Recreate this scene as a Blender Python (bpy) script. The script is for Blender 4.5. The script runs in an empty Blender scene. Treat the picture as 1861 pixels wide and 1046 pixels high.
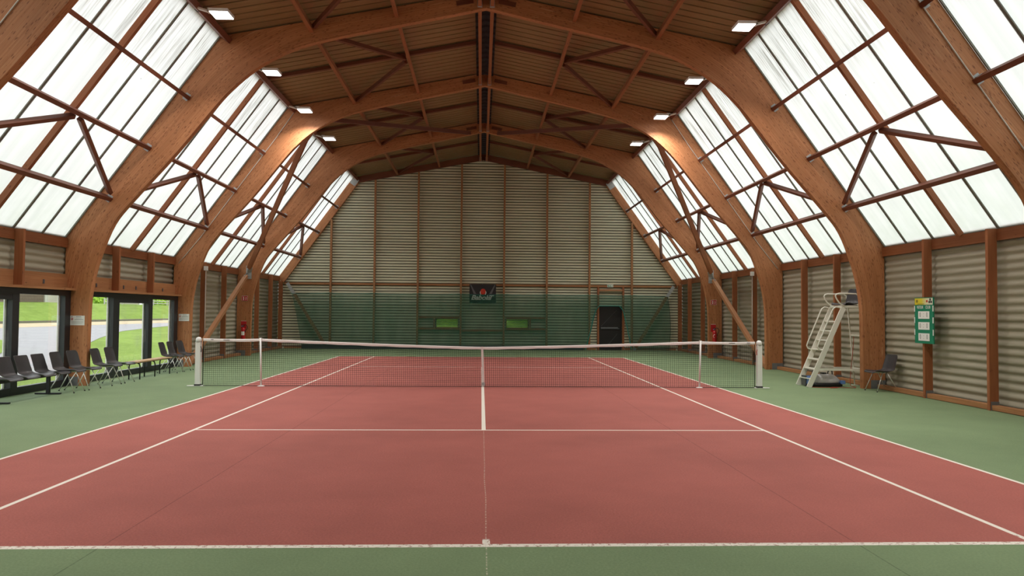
import bpy, math, random
from mathutils import Vector, Matrix
import numpy as np
random.seed(7)
SC = bpy.context.scene
COL = SC.collection
PI = math.pi

# ------------------------------------------------------------------ camera, world, exposure
def setup_camera():
    f, cx, cy, cz, pi_, ya, ro = 1378.729, -0.05264, -17.42778, 1.68779, 0.0332705, 0.0404389, 0.00775582
    cp, sp, cyw, syw = math.cos(pi_), math.sin(pi_), math.cos(ya), math.sin(ya)
    fw = Vector((syw*cp, cyw*cp, sp)); r = Vector((cyw, -syw, 0)); u = r.cross(fw)
    r2 = r*math.cos(ro)+u*math.sin(ro); u2 = -r*math.sin(ro)+u*math.cos(ro)
    cam = bpy.data.cameras.new('camera'); o = bpy.data.objects.new('camera', cam); COL.objects.link(o)
    cam.sensor_fit = 'HORIZONTAL'; cam.sensor_width = 36; cam.lens = f/1861*36; cam.clip_start = .05; cam.clip_end = 500
    m = Matrix((r2, u2, -fw)).transposed().to_4x4(); m.translation = Vector((cx, cy, cz)); o.matrix_world = m
    SC.camera = o
setup_camera()
SKY = 2.6
LAMP_W = 84
w = bpy.data.worlds.new('overcast'); SC.world = w; w.use_nodes = True
nt = w.node_tree; nt.nodes.clear()
tc = nt.nodes.new('ShaderNodeTexCoord'); sx = nt.nodes.new('ShaderNodeSeparateXYZ'); rp = nt.nodes.new('ShaderNodeValToRGB')
bg = nt.nodes.new('ShaderNodeBackground'); ow = nt.nodes.new('ShaderNodeOutputWorld')
nt.links.new(tc.outputs['Generated'], sx.inputs[0]); nt.links.new(sx.outputs[2], rp.inputs[0])
rp.color_ramp.elements[0].position = 0.0; rp.color_ramp.elements[0].color = (.62, .66, .68, 1)
rp.color_ramp.elements[1].position = .8; rp.color_ramp.elements[1].color = (1, 1.0, 1.0, 1)
nt.links.new(rp.outputs[0], bg.inputs[0]); bg.inputs[1].default_value = SKY
nt.links.new(bg.outputs[0], ow.inputs[0])
SC.view_settings.view_transform = 'Standard'; SC.view_settings.look = 'None'
SC.view_settings.exposure = 0.1; SC.view_settings.gamma = 1.0; SC.view_settings.use_curve_mapping = False
SC.cycles.max_bounces = 10; SC.cycles.diffuse_bounces = 6; SC.cycles.transparent_max_bounces = 12
SC.cycles.sample_clamp_indirect = 8

# ------------------------------------------------------------------ materials
class NT:
    def __init__(s, name):
        s.m = bpy.data.materials.new(name); s.m.use_nodes = True; s.t = s.m.node_tree; s.t.nodes.clear()
        s.out = s.n('ShaderNodeOutputMaterial')
    def n(s, k, **kw):
        x = s.t.nodes.new(k)
        for a, b in kw.items(): setattr(x, a, b)
        return x
    def l(s, a, b): s.t.links.new(a, b)
    def math(s, op, a, b=None, c=None, clamp=False):
        x = s.n('ShaderNodeMath', operation=op, use_clamp=clamp)
        for i, v in enumerate((a, b, c)):
            if v is None: continue
            if isinstance(v, (int, float)): x.inputs[i].default_value = v
            else: s.l(v, x.inputs[i])
        return x.outputs[0]
    def mix(s, f, a, b, mode='MIX'):
        x = s.n('ShaderNodeMix', data_type='RGBA', blend_type=mode)
        if isinstance(f, (int, float)): x.inputs[0].default_value = f
        else: s.l(f, x.inputs[0])
        for i, v in ((6, a), (7, b)):
            if isinstance(v, tuple): x.inputs[i].default_value = (*v, 1)
            else: s.l(v, x.inputs[i])
        return x.outputs[2]
    def ramp(s, v, stops, mode='LINEAR'):
        x = s.n('ShaderNodeValToRGB'); s.l(v, x.inputs[0]); x.color_ramp.interpolation = mode
        e = x.color_ramp.elements
        while len(e) < len(stops): e.new(.5)
        for i, (p, c) in enumerate(stops):
            e[i].position = p; e[i].color = (*c, 1) if isinstance(c, tuple) else (c, c, c, 1)
        return x.outputs[0]
    def noise(s, vec, scale, detail=3, rough=.5):
        x = s.n('ShaderNodeTexNoise'); x.inputs['Scale'].default_value = scale; x.inputs['Detail'].default_value = detail
        x.inputs['Roughness'].default_value = rough
        if vec is not None: s.l(vec, x.inputs['Vector'])
        return x.outputs['Fac']
    def vec(s, kind, scale=(1, 1, 1)):
        tcn = s.n('ShaderNodeTexCoord'); mp = s.n('ShaderNodeMapping'); mp.inputs['Scale'].default_value = scale
        s.l(tcn.outputs[kind], mp.inputs['Vector']); return mp.outputs[0]
    def bsdf(s, col, rough=.6, metal=0, spec=.5, bump=None, bstr=.3, bdist=.02):
        b = s.n('ShaderNodeBsdfPrincipled')
        if isinstance(col, tuple): b.inputs['Base Color'].default_value = (*col, 1)
        else: s.l(col, b.inputs['Base Color'])
        if isinstance(rough, (int, float)): b.inputs['Roughness'].default_value = rough
        else: s.l(rough, b.inputs['Roughness'])
        b.inputs['Metallic'].default_value = metal; b.inputs['Specular IOR Level'].default_value = spec
        if bump is not None:
            bp = s.n('ShaderNodeBump'); bp.inputs['Strength'].default_value = bstr; bp.inputs['Distance'].default_value = bdist
            s.l(bump, bp.inputs['Height']); s.l(bp.outputs[0], b.inputs['Normal'])
        return b.outputs[0]
    def done(s, sh): s.l(sh, s.out.inputs[0]); return s.m

def simple(name, col, rough=.6, metal=0, spec=.5, var=.12, scale=8):
    t = NT(name); v = t.vec('Object'); n = t.noise(v, scale, 4)
    c = t.mix(t.math('MULTIPLY', n, 1.0), tuple(x*(1-var) for x in col), tuple(min(1, x*(1+var)) for x in col))
    return t.done(t.bsdf(c, rough, metal, spec))

def wood(name, light, dark, knot, lam=.045, dash=True, rough=.55):
    """timber whose grain follows UV u (metres along the member), v across"""
    t = NT(name)
    g = t.noise(t.vec('UV', (1.2, 40, 1)), 1, 5, .6)
    big = t.noise(t.vec('UV', (.5, 3.0, 1)), 1.3, 3)
    c = t.mix(t.ramp(g, [(.3, 0.), (.7, 1.)]), dark, light)
    c = t.mix(t.ramp(big, [(.35, .0), (.7, .45)]), c, tuple(x*.72 for x in dark))
    # individual boards of the lamination differ a little
    uv = t.n('ShaderNodeTexCoord'); sp = t.n('ShaderNodeSeparateXYZ'); t.l(uv.outputs['UV'], sp.inputs[0])
    vl = t.math('DIVIDE', sp.outputs[1], lam); fl = t.math('FLOOR', vl); fr = t.math('FRACT', vl)
    wn = t.n('ShaderNodeTexWhiteNoise', noise_dimensions='2D')
    cb = t.n('ShaderNodeCombineXYZ'); t.l(fl, cb.inputs[0])
    t.l(t.math('FLOOR', t.math('ADD', t.math('MULTIPLY', sp.outputs[0], .45), t.math('MULTIPLY', fl, .37))), cb.inputs[1])
    t.l(cb.outputs[0], wn.inputs[0])
    c = t.mix(t.math('MULTIPLY', wn.outputs[0], .30), c, tuple(x*.62 for x in dark))
    line = t.math('LESS_THAN', fr, .07)
    if dash:
        c = t.mix(t.math('MULTIPLY', line, .35), c, knot)
        vo = t.n('ShaderNodeTexVoronoi'); vo.inputs['Scale'].default_value = 1
        t.l(t.vec('UV', (7.5, 42, 1)), vo.inputs['Vector'])
        d = t.ramp(vo.outputs['Distance'], [(.18, 1.), (.31, 0.)])
        pale = t.ramp(t.noise(t.vec('UV', (1.6, 26, 1)), 1, 4, .6), [(.60, 0.), (.70, 1.)]); pm = t.ramp(t.noise(t.vec('UV', (.35, 1.2, 1)), 1, 2), [(.5, 0.), (.62, 1.)])
        c = t.mix(t.math('MULTIPLY', t.math('MULTIPLY', pale, pm), .55), c, (.74, .46, .25))
        sel = t.math('GREATER_THAN', t.noise(t.vec('UV', (2.2, 7, 1)), 1.7, 2), .46)
        c = t.mix(t.math('MULTIPLY', t.math('MULTIPLY', d, sel), .8), c, knot)
    k = t.n('ShaderNodeTexVoronoi'); k.inputs['Scale'].default_value = 1
    t.l(t.vec('UV', (2.3, 6, 1)), k.inputs['Vector'])
    c = t.mix(t.math('MULTIPLY', t.ramp(k.outputs['Distance'], [(.05, 1.), (.10, 0.)]), .7), c, knot)
    return t.done(t.bsdf(c, rough, 0, .35, bump=g, bstr=.15, bdist=.004))

M = {}
M['glulam'] = wood('glulam_timber', (.60, .275, .125), (.44, .165, .062), (.14, .038, .014))
M['post'] = wood('stained_post_timber', (.44, .172, .072), (.32, .105, .040), (.10, .03, .012), lam=.2, dash=False)
M['purlin'] = wood('dark_stained_timber', (.235, .078, .040), (.155, .046, .024), (.08, .022, .012), lam=.2, dash=False)
M['brace'] = wood('pale_brace_timber', (.56, .29, .15), (.44, .19, .085), (.2, .07, .03), lam=.2, dash=False)
M['sill'] = wood('sill_timber', (.50, .25, .11), (.36, .15, .06), (.12, .04, .02), lam=.2, dash=False)

def sheet_mat(name, c0, c1, axis):
    t = NT(name); n = t.noise(t.vec('Object', axis), 1, 4, .6); b = t.noise(t.vec('Object'), .45, 3)
    c = t.mix(t.ramp(n, [(.3, 0.), (.72, 1.)]), c0, c1)
    c = t.mix(t.ramp(b, [(.35, .22), (.7, 0.)]), c, tuple(x*.7 for x in c0))
    return t.done(t.bsdf(c, .7, 0, .3))
M['sheet'] = sheet_mat('fibre_cement_sheet', (.325, .298, .222), (.42, .385, .292), (14, 1.5, 30))
M['gable_sheet'] = sheet_mat('ribbed_steel_cladding', (.64, .62, .45), (.80, .78, .60), (1.5, 12, 30))
M['ceiling'] = sheet_mat('ceiling_panel', (.27, .165, .075), (.34, .215, .105), (2, 20, 2))
M['ceil_groove_shade'] = simple('painted_ceiling_groove_shade', (.06, .035, .018), .9, 0, .2)  # shadow in the grooves between ceiling panels, put into the colour
M['groove_shade'] = simple('painted_groove_shade', (.17, .16, .11), .9, 0, .2)  # shade of the end wall rib grooves, painted as a dark second colour
M['ridge'] = simple('dark_ridge_sheet', (.035, .035, .038), .7)
M['bar'] = simple('glazing_bar_metal', (.20, .20, .165), .6)
M['steel'] = simple('galvanised_steel', (.42, .43, .43), .5, .25, .5, .25, 30)
M['shoe'] = simple('dull_base_shoe', (.20, .205, .21), .7, .2, .3)
M['darksteel'] = simple('dark_bracket_steel', (.13, .13, .14), .5, .6)
M['white_paint'] = simple('white_paint', (.86, .86, .84), .4, 0, .5, .04)
M['cream_paint'] = simple('cream_enamel', (.82, .81, .72), .35, 0, .5, .05)
M['conduit'] = simple('pale_conduit_plastic', (.62, .58, .52), .5)
M['black_frame'] = simple('black_aluminium', (.018, .020, .024), .4, 0, .5)
M['black'] = simple('black_plastic', (.012, .012, .013), .5)
M['door_black'] = simple('black_door_paint', (.014, .012, .014), .45)
M['shell'] = simple('charcoal_plastic', (.045, .042, .045), .42, 0, .5, .1, 20)
M['chrome'] = simple('chrome', (.75, .73, .68), .28, .7, .5, .03)
M['net_cord'] = simple('black_net_cord', (.006, .010, .008), .8)
M['band'] = simple('white_webbing', (.80, .74, .72), .8, 0, .2, .05, 40)
M['red'] = simple('red_enamel', (.50, .012, .014), .35)
M['redsign'] = simple('red_sign', (.52, .015, .02), .5)
M['white'] = simple('white_print', (.85, .85, .82), .5, 0, .3, .02)
M['grey_print'] = simple('grey_print', (.28, .28, .28), .6)
M['cord_red'] = simple('red_flex', (.42, .06, .03), .6)
M['board_green'] = simple('scoreboard_green', (.010, .22, .12), .4, 0, .4, .06)
M['blue'] = simple('blue_plastic', (.12, .22, .50), .45)
M['machine_grey'] = simple('grey_machine_plastic', (.52, .50, .51), .45, 0, .5, .08)
M['teal'] = simple('teal_edge_tape', (.01, .20, .16), .7)
M['bench_wood'] = wood('bench_timber', (.62, .42, .24), (.5, .32, .17), (.25, .14, .07), lam=.1, dash=False)
M['exit_green'] = simple('exit_green', (.10, .30, .16), .5)
M['banner_black'] = simple('banner_black', (.016, .012, .014), .6)
M['banner_grey'] = simple('banner_grey', (.13, .12, .125), .6)
M['banner_red'] = simple('banner_red', (.55, .035, .012), .5)
M['asphalt'] = simple('asphalt', (.36, .35, .365), .85, 0, .3, .12, 1.2)
M['sand'] = simple('sand', (.56, .45, .30), .9, 0, .2, .2, 2)
M['kerb'] = simple('kerb_stone', (.20, .17, .14), .9)
M['fence_wood'] = simple('weathered_boards', (.16, .115, .085), .85, 0, .3, .35, 5)
M['brickred'] = simple('red_shutter', (.45, .08, .05), .7)
M['housewall'] = simple('house_render', (.55, .50, .42), .8)
M['kerbpale'] = simple('pale_concrete', (.5, .48, .43), .9)
def grass(name, a, b, s=1.0):
    t = NT(name); n1 = t.noise(t.vec('Object'), 3*s, 6, .7); n2 = t.noise(t.vec('Object'), .35*s, 3)
    c = t.mix(t.ramp(n1, [(.3, 0.), (.7, 1.)]), a, b)
    c = t.mix(t.ramp(n2, [(.4, 0.), (.65, .4)]), c, tuple(x*1.25 for x in b))
    return t.done(t.bsdf(c, .9, 0, .1, bump=n1, bstr=.6, bdist=.05))
M['grass'] = grass('lawn_grass', (.15, .225, .035), (.25, .35, .075))
M['hedge'] = grass('hedge_leaves', (.22, .42, .02), (.50, .72, .12), 1.6)

def floor_mat(name, a, b, worn=False):
    t = NT(name); f = t.noise(t.vec('Object'), 55, 4, .75); m_ = t.noise(t.vec('Object'), 1.1, 5, .6); L = t.noise(t.vec('Object'), .22, 3)
    c = t.mix(t.ramp(f, [(.3, 0.), (.7, 1.)]), a, b)
    c = t.mix(t.ramp(m_, [(.35, .30), (.65, 0.)]), c, tuple(x*.78 for x in a))
    c = t.mix(t.ramp(L, [(.4, 0.), (.62, .25)]), c, tuple(x*1.12 for x in b))
    # construction seams of the resin surface, at x = 0 and x = +-2.75
    tcn = t.n('ShaderNodeTexCoord'); sp = t.n('ShaderNodeSeparateXYZ'); t.l(tcn.outputs['Object'], sp.inputs[0])
    brk = t.ramp(t.noise(t.vec('Object', (0, 5, 0)), 1.4, 4, .7), [(.35, 0.), (.5, 1.)])
    if not worn:
        ax = t.math('ABSOLUTE', sp.outputs[0])
        wob = t.math('MULTIPLY', t.math('SUBTRACT', t.noise(t.vec('Object', (0, .7, 0)), 1, 2), .5), .03)
        d = t.math('ABSOLUTE', t.math('ADD', t.math('SUBTRACT', ax, 2.75), wob))
        seam = t.math('MULTIPLY', t.math('LESS_THAN', d, .006), t.math('ADD', t.math('MULTIPLY', brk, .35), .12))
        c = t.mix(seam, c, tuple(x*.35 for x in a))
        d0 = t.math('ABSOLUTE', t.math('ADD', sp.outputs[0], wob))
        dots = t.ramp(t.noise(t.vec('Object', (0, 30, 0)), 1, 2), [(.48, 0.), (.56, 1.)])
        c = t.mix(t.math('MULTIPLY', t.math('MULTIPLY', t.math('LESS_THAN', d0, .005), dots), .8), c, (.6, .52, .42))
    return t.done(t.bsdf(c, .8, 0, .25, bump=f, bstr=.35, bdist=.003))
M['court_red'] = floor_mat('red_court_resin', (.285, .083, .068), (.465, .138, .114))
M['court_green'] = floor_mat('green_court_resin', (.140, .205, .105), (.225, .305, .160))
def line_mat():
    t = NT('worn_court_line'); n = t.noise(t.vec('Object'), 26, 5, .75)
    tcn = t.n('ShaderNodeTexCoord'); sp = t.n('ShaderNodeSeparateXYZ'); t.l(tcn.outputs['Object'], sp.inputs[0])
    near = t.math('LESS_THAN', sp.outputs[1], -11.6)
    thr = t.math('ADD', .30, t.math('MULTIPLY', near, .14))
    c = t.mix(t.math('GREATER_THAN', n, thr), (.42, .26, .22), (.80, .74, .66))
    return t.done(t.bsdf(c, .8, 0, .2))
M['court_line'] = line_mat()

def skylight_mat():
    t = NT('translucent_grp_sheet')
    uvn = t.n('ShaderNodeTexCoord'); sp = t.n('ShaderNodeSeparateXYZ'); t.l(uvn.outputs['UV'], sp.inputs[0])
    band = t.noise(t.vec('UV', (5, .12, 1)), 1, 3)
    fine = t.noise(t.vec('UV', (38, .25, 1)), 1, 3)
    base = t.mix(t.ramp(band, [(.3, 0.), (.7, 1.)]), (.80, .83, .83), (.93, .955, .95))
    base = t.mix(t.math('MULTIPLY', fine, .10), base, (.6, .62, .6))
    # black mould streaks below the top edge
    st = t.noise(t.vec('UV', (17, .55, 1)), 1, 4, .7)
    blot = t.noise(t.vec('UV', (1.1, .3, 1)), 2.3, 3)
    top = t.ramp(t.math('DIVIDE', sp.outputs[1], 5.7), [(.64, 0.), (.82, .7), (.93, 1.), (.985, .45)])
    s_ = t.math('MULTIPLY', t.math('MULTIPLY', t.ramp(st, [(.46, 0.), (.60, 1.)]), top), t.ramp(blot, [(.34, .15), (.62, 1.)]))
    c = t.mix(t.math('MULTIPLY', s_, .85), base, (.20, .19, .15))
    # greenish light of trees outside, painted into the foot of the sheets
    tint_n = t.noise(t.vec('UV', (1.5, 1.2, 1)), 1.6, 4)
    foot = t.ramp(t.math('DIVIDE', sp.outputs[1], 5.7), [(.0, 1.), (.16, .5), (.42, 0.)])
    c = t.mix(t.math('MULTIPLY', t.math('MULTIPLY', foot, t.ramp(tint_n, [(.3, .3), (.7, 1.)])), .55), c, (.58, .66, .55))
    sp_ = t.n('ShaderNodeTexVoronoi'); sp_.inputs['Scale'].default_value = 1; t.l(t.vec('UV', (2.2, 2.2, 1)), sp_.inputs['Vector'])
    c = t.mix(t.ramp(sp_.outputs['Distance'], [(.02, .8), (.035, 0.)]), c, (.15, .16, .13))
    tr = t.n('ShaderNodeBsdfTranslucent'); t.l(c, tr.inputs[0])
    df = t.n('ShaderNodeBsdfDiffuse'); t.l(c, df.inputs[0])
    mx = t.n('ShaderNodeMixShader'); mx.inputs[0].default_value = .50
    t.l(tr.outputs[0], mx.inputs[1]); t.l(df.outputs[0], mx.inputs[2])
    return t.done(mx.outputs[0])
M['skylight'] = skylight_mat()
def glass_mat():
    t = NT('window_glass'); tr = t.n('ShaderNodeBsdfTransparent'); tr.inputs[0].default_value = (.97, .99, .985, 1)
    gl = t.n('ShaderNodeBsdfGlossy'); gl.inputs['Roughness'].default_value = .02
    fz = t.n('ShaderNodeBsdfDiffuse'); fz.inputs[0].default_value = (.8, .82, .82, 1)
    # condensation towards the pane edges
    n = t.noise(t.vec('Object'), 1.3, 4)
    mx0 = t.n('ShaderNodeMixShader'); t.l(t.ramp(n, [(.5, .0), (.8, .16)]), mx0.inputs[0]); t.l(tr.outputs[0], mx0.inputs[1]); t.l(fz.outputs[0], mx0.inputs[2])
    mx = t.n('ShaderNodeMixShader'); fr = t.n('ShaderNodeFresnel'); fr.inputs[0].default_value = 1.35
    t.l(t.math('MULTIPLY', fr.outputs[0], .22), mx.inputs[0]); t.l(mx0.outputs[0], mx.inputs[1]); t.l(gl.outputs[0], mx.inputs[2])
    return t.done(mx.outputs[0])
M['glass'] = glass_mat()
def netting_mat():
    t = NT('green_knitted_netting'); tr = t.n('ShaderNodeBsdfTransparent')
    n = t.noise(t.vec('Object', (1, 1, .3)), 1.5, 3)
    df = t.n('ShaderNodeBsdfDiffuse'); t.l(t.mix(n, (.030, .115, .075), (.05, .165, .11)), df.inputs[0])
    mx = t.n('ShaderNodeMixShader'); t.l(t.ramp(n, [(.3, .44), (.7, .57)]), mx.inputs[0])
    t.l(tr.outputs[0], mx.inputs[1]); t.l(df.outputs[0], mx.inputs[2])
    return t.done(mx.outputs[0])
M['netting'] = netting_mat()
def emit_mat(name, col, s):
    t = NT(name); e = t.n('ShaderNodeEmission'); e.inputs[0].default_value = (*col, 1); e.inputs[1].default_value = s
    return t.done(e.outputs[0])
M['lens'] = emit_mat('lit_lens', (1, .97, .95), 9)
def header_mat():
    t = NT('scoreboard_header'); tcn = t.n('ShaderNodeTexCoord'); sp = t.n('ShaderNodeSeparateXYZ'); t.l(tcn.outputs['Object'], sp.inputs[0])
    f = t.ramp(sp.outputs[1], [(0, (.75, .75, .62)), (.5, (.75, .75, .62)), (1, (.75, .75, .62))])
    x = t.math('MULTIPLY_ADD', sp.outputs[1], 1.75, .5)   # y from -.3 to .3
    f = t.ramp(x, [(.15, (.74, .74, .60)), (.62, (.72, .62, .05)), (1, (.70, .56, .02))])
    return t.done(t.bsdf(f, .5))
M['header_yellow'] = header_mat()
M['yellow_mark'] = simple('olive_print', (.25, .20, .02), .6)

# ------------------------------------------------------------------ mesh builder
class MB:
    def __init__(s): s.v = []; s.f = []; s.uv = []; s.mi = []; s.off = (random.random()*20, random.random()*20)
    def face(s, pts, uvs=None, mi=0):
        i = len(s.v); s.v += [tuple(p) for p in pts]; s.f.append(tuple(range(i, i+len(pts))))
        s.uv.append(uvs or [(0, 0)]*len(pts)); s.mi.append(mi); return s
    def beam(s, a, b, w_, h_, up=(0, 0, 1), mi=0):
        """bar from a to b: w_ across, h_ along 'up'"""
        a = Vector(a); b = Vector(b); d = b-a; L = d.length; d.normalize(); up = Vector(up)
        side = d.cross(up)
        if side.length < 1e-4: side = d.cross(Vector((1, 0, 0)))
        side.normalize(); up = side.cross(d).normalized()
        c = [(-w_/2, -h_/2), (w_/2, -h_/2), (w_/2, h_/2), (-w_/2, h_/2)]
        ring = lambda o: [o+side*x+up*y for x, y in c]
        A, B = ring(a), ring(b); v0 = random.random()*3; u0 = random.random()*5
        vv = [0, w_, w_+h_, 2*w_+h_, 2*w_+2*h_]
        for i in range(4):
            j = (i+1) % 4
            s.face([A[i], A[j], B[j], B[i]], [(u0, v0+vv[i]), (u0, v0+vv[i+1]), (u0+L, v0+vv[i+1]), (u0+L, v0+vv[i])], mi)
        s.face(A[::-1], [(u0+x*.3, v0+y) for x, y in c], mi); s.face(B, [(u0+x*.3, v0+y) for x, y in c], mi)
        return s
    def box(s, x0, x1, y0, y1, z0, z1, mi=0):
        d = (x1-x0, y1-y0, z1-z0); m = max(d)
        if m == d[2]: return s.beam(((x0+x1)/2, (y0+y1)/2, z0), ((x0+x1)/2, (y0+y1)/2, z1), d[0], d[1], (0, 1, 0), mi)
        if m == d[1]: return s.beam(((x0+x1)/2, y0, (z0+z1)/2), ((x0+x1)/2, y1, (z0+z1)/2), d[0], d[2], (0, 0, 1), mi)
        return s.beam((x0, (y0+y1)/2, (z0+z1)/2), (x1, (y0+y1)/2, (z0+z1)/2), d[1], d[2], (0, 0, 1), mi)
    def tube(s, pts, r, n=8, mi=0, closed=False, cap=True):
        pts = [Vector(p) for p in pts]; N = len(pts); rings = []
        prev = None
        for i, p in enumerate(pts):
            if closed: t = pts[(i+1) % N]-pts[i-1]
            else: t = pts[min(i+1, N-1)]-pts[max(i-1, 0)]
            t.normalize()
            if prev is None:
                prev = t.cross(Vector((0, 0, 1)))
                if prev.length < .05: prev = t.cross(Vector((1, 0, 0)))
            prev = (prev-t*prev.dot(t)).normalized(); q = t.cross(prev)
            rr = r[i] if isinstance(r, (list, tuple)) else r
            rings.append([p+(prev*math.cos(2*PI*k/n)+q*math.sin(2*PI*k/n))*rr for k in range(n)])
        base = len(s.v)
        for rg in rings: s.v += [tuple(x) for x in rg]
        M_ = N if closed else N-1
        for i in range(M_):
            for k in range(n):
                a = base+i*n+k; b = base+i*n+(k+1) % n; c = base+((i+1) % N)*n+(k+1) % n; d = base+((i+1) % N)*n+k
                s.f.append((a, b, c, d)); s.uv.append([(i*.1, k*.1)]*4); s.mi.append(mi)
        if cap and not closed:
            s.f.append(tuple(base+k for k in range(n))[::-1]); s.uv.append([(0, 0)]*n); s.mi.append(mi)
            s.f.append(tuple(base+(N-1)*n+k for k in range(n))); s.uv.append([(0, 0)]*n); s.mi.append(mi)
        return s
    def lathe(s, c, prof, n=16, mi=0, axis='z', sx=1, sy=1):
        c = Vector(c); base = len(s.v)
        for r, h in prof:
            for k in range(n):
                a = 2*PI*k/n; x, y = r*math.cos(a)*sx, r*math.sin(a)*sy
                s.v.append(tuple(c+(Vector((x, y, h)) if axis == 'z' else Vector((x, h, y)) if axis == 'y' else Vector((h, x, y)))))
        for i in range(len(prof)-1):
            for k in range(n):
                s.f.append((base+i*n+k, base+i*n+(k+1) % n, base+(i+1)*n+(k+1) % n, base+(i+1)*n+k)); s.uv.append([(0, 0)]*4); s.mi.append(mi)
        for i, rv in ((0, True), (len(prof)-1, False)):
            f = tuple(base+i*n+k for k in range(n)); s.f.append(f[::-1] if rv else f); s.uv.append([(0, 0)]*n); s.mi.append(mi)
        return s
    def prism(s, poly, fn, t0, t1, mi=0):
        """extrude 2D poly; fn(u, v, t) -> 3D"""
        A = [fn(u, v, t0) for u, v in poly]; B = [fn(u, v, t1) for u, v in poly]; n = len(poly)
        s.face(A[::-1], None, mi); s.face(B, None, mi)
        for i in range(n):
            j = (i+1) % n; s.face([A[i], A[j], B[j], B[i]], None, mi)
        return s
    def grid(s, P, mi=0, uvf=None):
        """P[i][j] points"""
        base = len(s.v); R_, C_ = len(P), len(P[0])
        for row in P: s.v += [tuple(p) for p in row]
        for i in range(R_-1):
            for j in range(C_-1):
                s.f.append((base+i*C_+j, base+i*C_+j+1, base+(i+1)*C_+j+1, base+(i+1)*C_+j))
                s.uv.append([uvf(a, b) for a, b in ((i, j), (i, j+1), (i+1, j+1), (i+1, j))] if uvf else [(0, 0)]*4); s.mi.append(mi)
        return s
    def build(s, name, mats, parent=None, loc=None, smooth=False, origin=None):
        me = bpy.data.meshes.new(name)
        V = s.v
        if origin is not None: V = [(x-origin[0], y-origin[1], z-origin[2]) for x, y, z in V]
        me.from_pydata(V, [], s.f)
        if not isinstance(mats, (list, tuple)): mats = [mats]
        for m_ in mats: me.materials.append(m_)
        ul = me.uv_layers.new(name='UVMap')
        flat = [c for f in s.uv for uv in f for c in (uv[0]+s.off[0], uv[1]+s.off[1])] if getattr(s, 'useoff', True) else [c for f in s.uv for uv in f for c in uv]
        ul.data.foreach_set('uv', flat)
        me.polygons.foreach_set('material_index', s.mi)
        if smooth: me.polygons.foreach_set('use_smooth', [True]*len(s.f))
        me.validate(); me.update()
        o = bpy.data.objects.new(name, me); COL.objects.link(o)
        if parent is not None: o.parent = parent
        if origin is not None: o.location = origin
        if loc is not None: o.location = loc
        return o

def tag(o, label=None, cat=None, group=None, kind=None):
    if label: o['label'] = label
    if cat: o['category'] = cat
    if group: o['group'] = group
    if kind: o['kind'] = kind
    return o
def thing(name, label, cat, loc=(0, 0, 0), rz=0, group=None):
    o = bpy.data.objects.new(name, None); COL.objects.link(o); o.location = loc; o.rotation_euler = (0, 0, rz)
    o.empty_display_size = .2
    return tag(o, label, cat, group)
def solid(o, th, off=0):
    m = o.modifiers.new('solid', 'SOLIDIFY'); m.thickness = th; m.offset = off; return o
def bevel(o, w_=.006, seg=2):
    m = o.modifiers.new('bev', 'BEVEL'); m.width = w_; m.segments = seg; m.limit_method = 'ANGLE'; return o
def copy_tree(o, parent=None):
    c = o.copy(); COL.objects.link(c)
    if parent is not None: c.parent = parent
    for ch in list(o.children): copy_tree(ch, c)
    return c
def text_mesh(name, body, size, mat, parent, mtx, shear=0, extrude=.001, bold=0, sx=1):
    cu = bpy.data.curves.new('t', 'FONT'); cu.body = body; cu.size = size; cu.align_x = 'CENTER'; cu.align_y = 'CENTER'
    cu.shear = shear; cu.space_character = .94; cu.extrude = extrude; cu.offset = bold; cu.resolution_u = 3
    to = bpy.data.objects.new('t', cu); COL.objects.link(to); dg = bpy.context.evaluated_depsgraph_get()
    me = bpy.data.meshes.new_from_object(to.evaluated_get(dg)); bpy.data.objects.remove(to); bpy.data.curves.remove(cu)
    me.transform(mtx @ Matrix.Diagonal((sx, 1, 1, 1))); me.materials.clear(); me.materials.append(mat)
    me.name = name; o = bpy.data.objects.new(name, me); COL.objects.link(o)
    if parent is not None: o.parent = parent
    return o
# text faces -y (towards camera) / faces -x (from the right wall)
FACE_NY = Matrix(((1, 0, 0, 0), (0, 0, -1, 0), (0, 1, 0, 0), (0, 0, 0, 1)))
FACE_NX = Matrix(((0, 0, -1, 0), (-1, 0, 0, 0), (0, 1, 0, 0), (0, 0, 0, 1)))

# ------------------------------------------------------------------ hall geometry
XE, ZE = 9.36, 3.30          # eaves
XK, ZK = 6.02, 7.95          # knee
ZR = 9.13                    # ridge (outside line)
YN, YF = -18.0, 18.0
sl = Vector((XK-XE, ZK-ZE)); SL = sl.length; sl.normalize()     # up the slope
nin = Vector((-sl.y, sl.x)) if (-sl.y) < 0 else Vector((sl.y, -sl.x))
rf = Vector((-XK, ZR-ZK)); RL = rf.length; rf.normalize(); rin = Vector((-rf.y, rf.x)) if rf.x > 0 else Vector((rf.y, -rf.x))
if nin.x > 0: nin = -nin
if rin.y > 0: rin = -rin
def slope_pt(sd, s_, depth, y):      # s_ metres up from the eaves, depth below the outer line
    p = Vector((XE, ZE))+sl*s_+nin*depth; return Vector((sd*p.x, y, p.y))
def roof_pt(sd, x, depth, y):        # horizontal x
    z = ZR-(ZR-ZK)*x/XK; p = Vector((x, z))+rin*depth; return Vector((sd*p.x, y, p.y))
SIDES = ((-1, 'left'), (1, 'right'))
ARCH = {-12: 'arch just behind the nearest one', -6: 'nearest arch', 0: 'arch in line with the net', 6: 'first arch beyond the net', 12: 'second arch beyond the net', 18: 'end wall'}
BAY = {-12: 'nearest bay', -6: 'bay before the net', 0: 'bay past the net', 6: 'second bay past the net', 12: 'end wall bay'}
NF = {0: 'nearer', 1: 'farther'}

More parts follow.
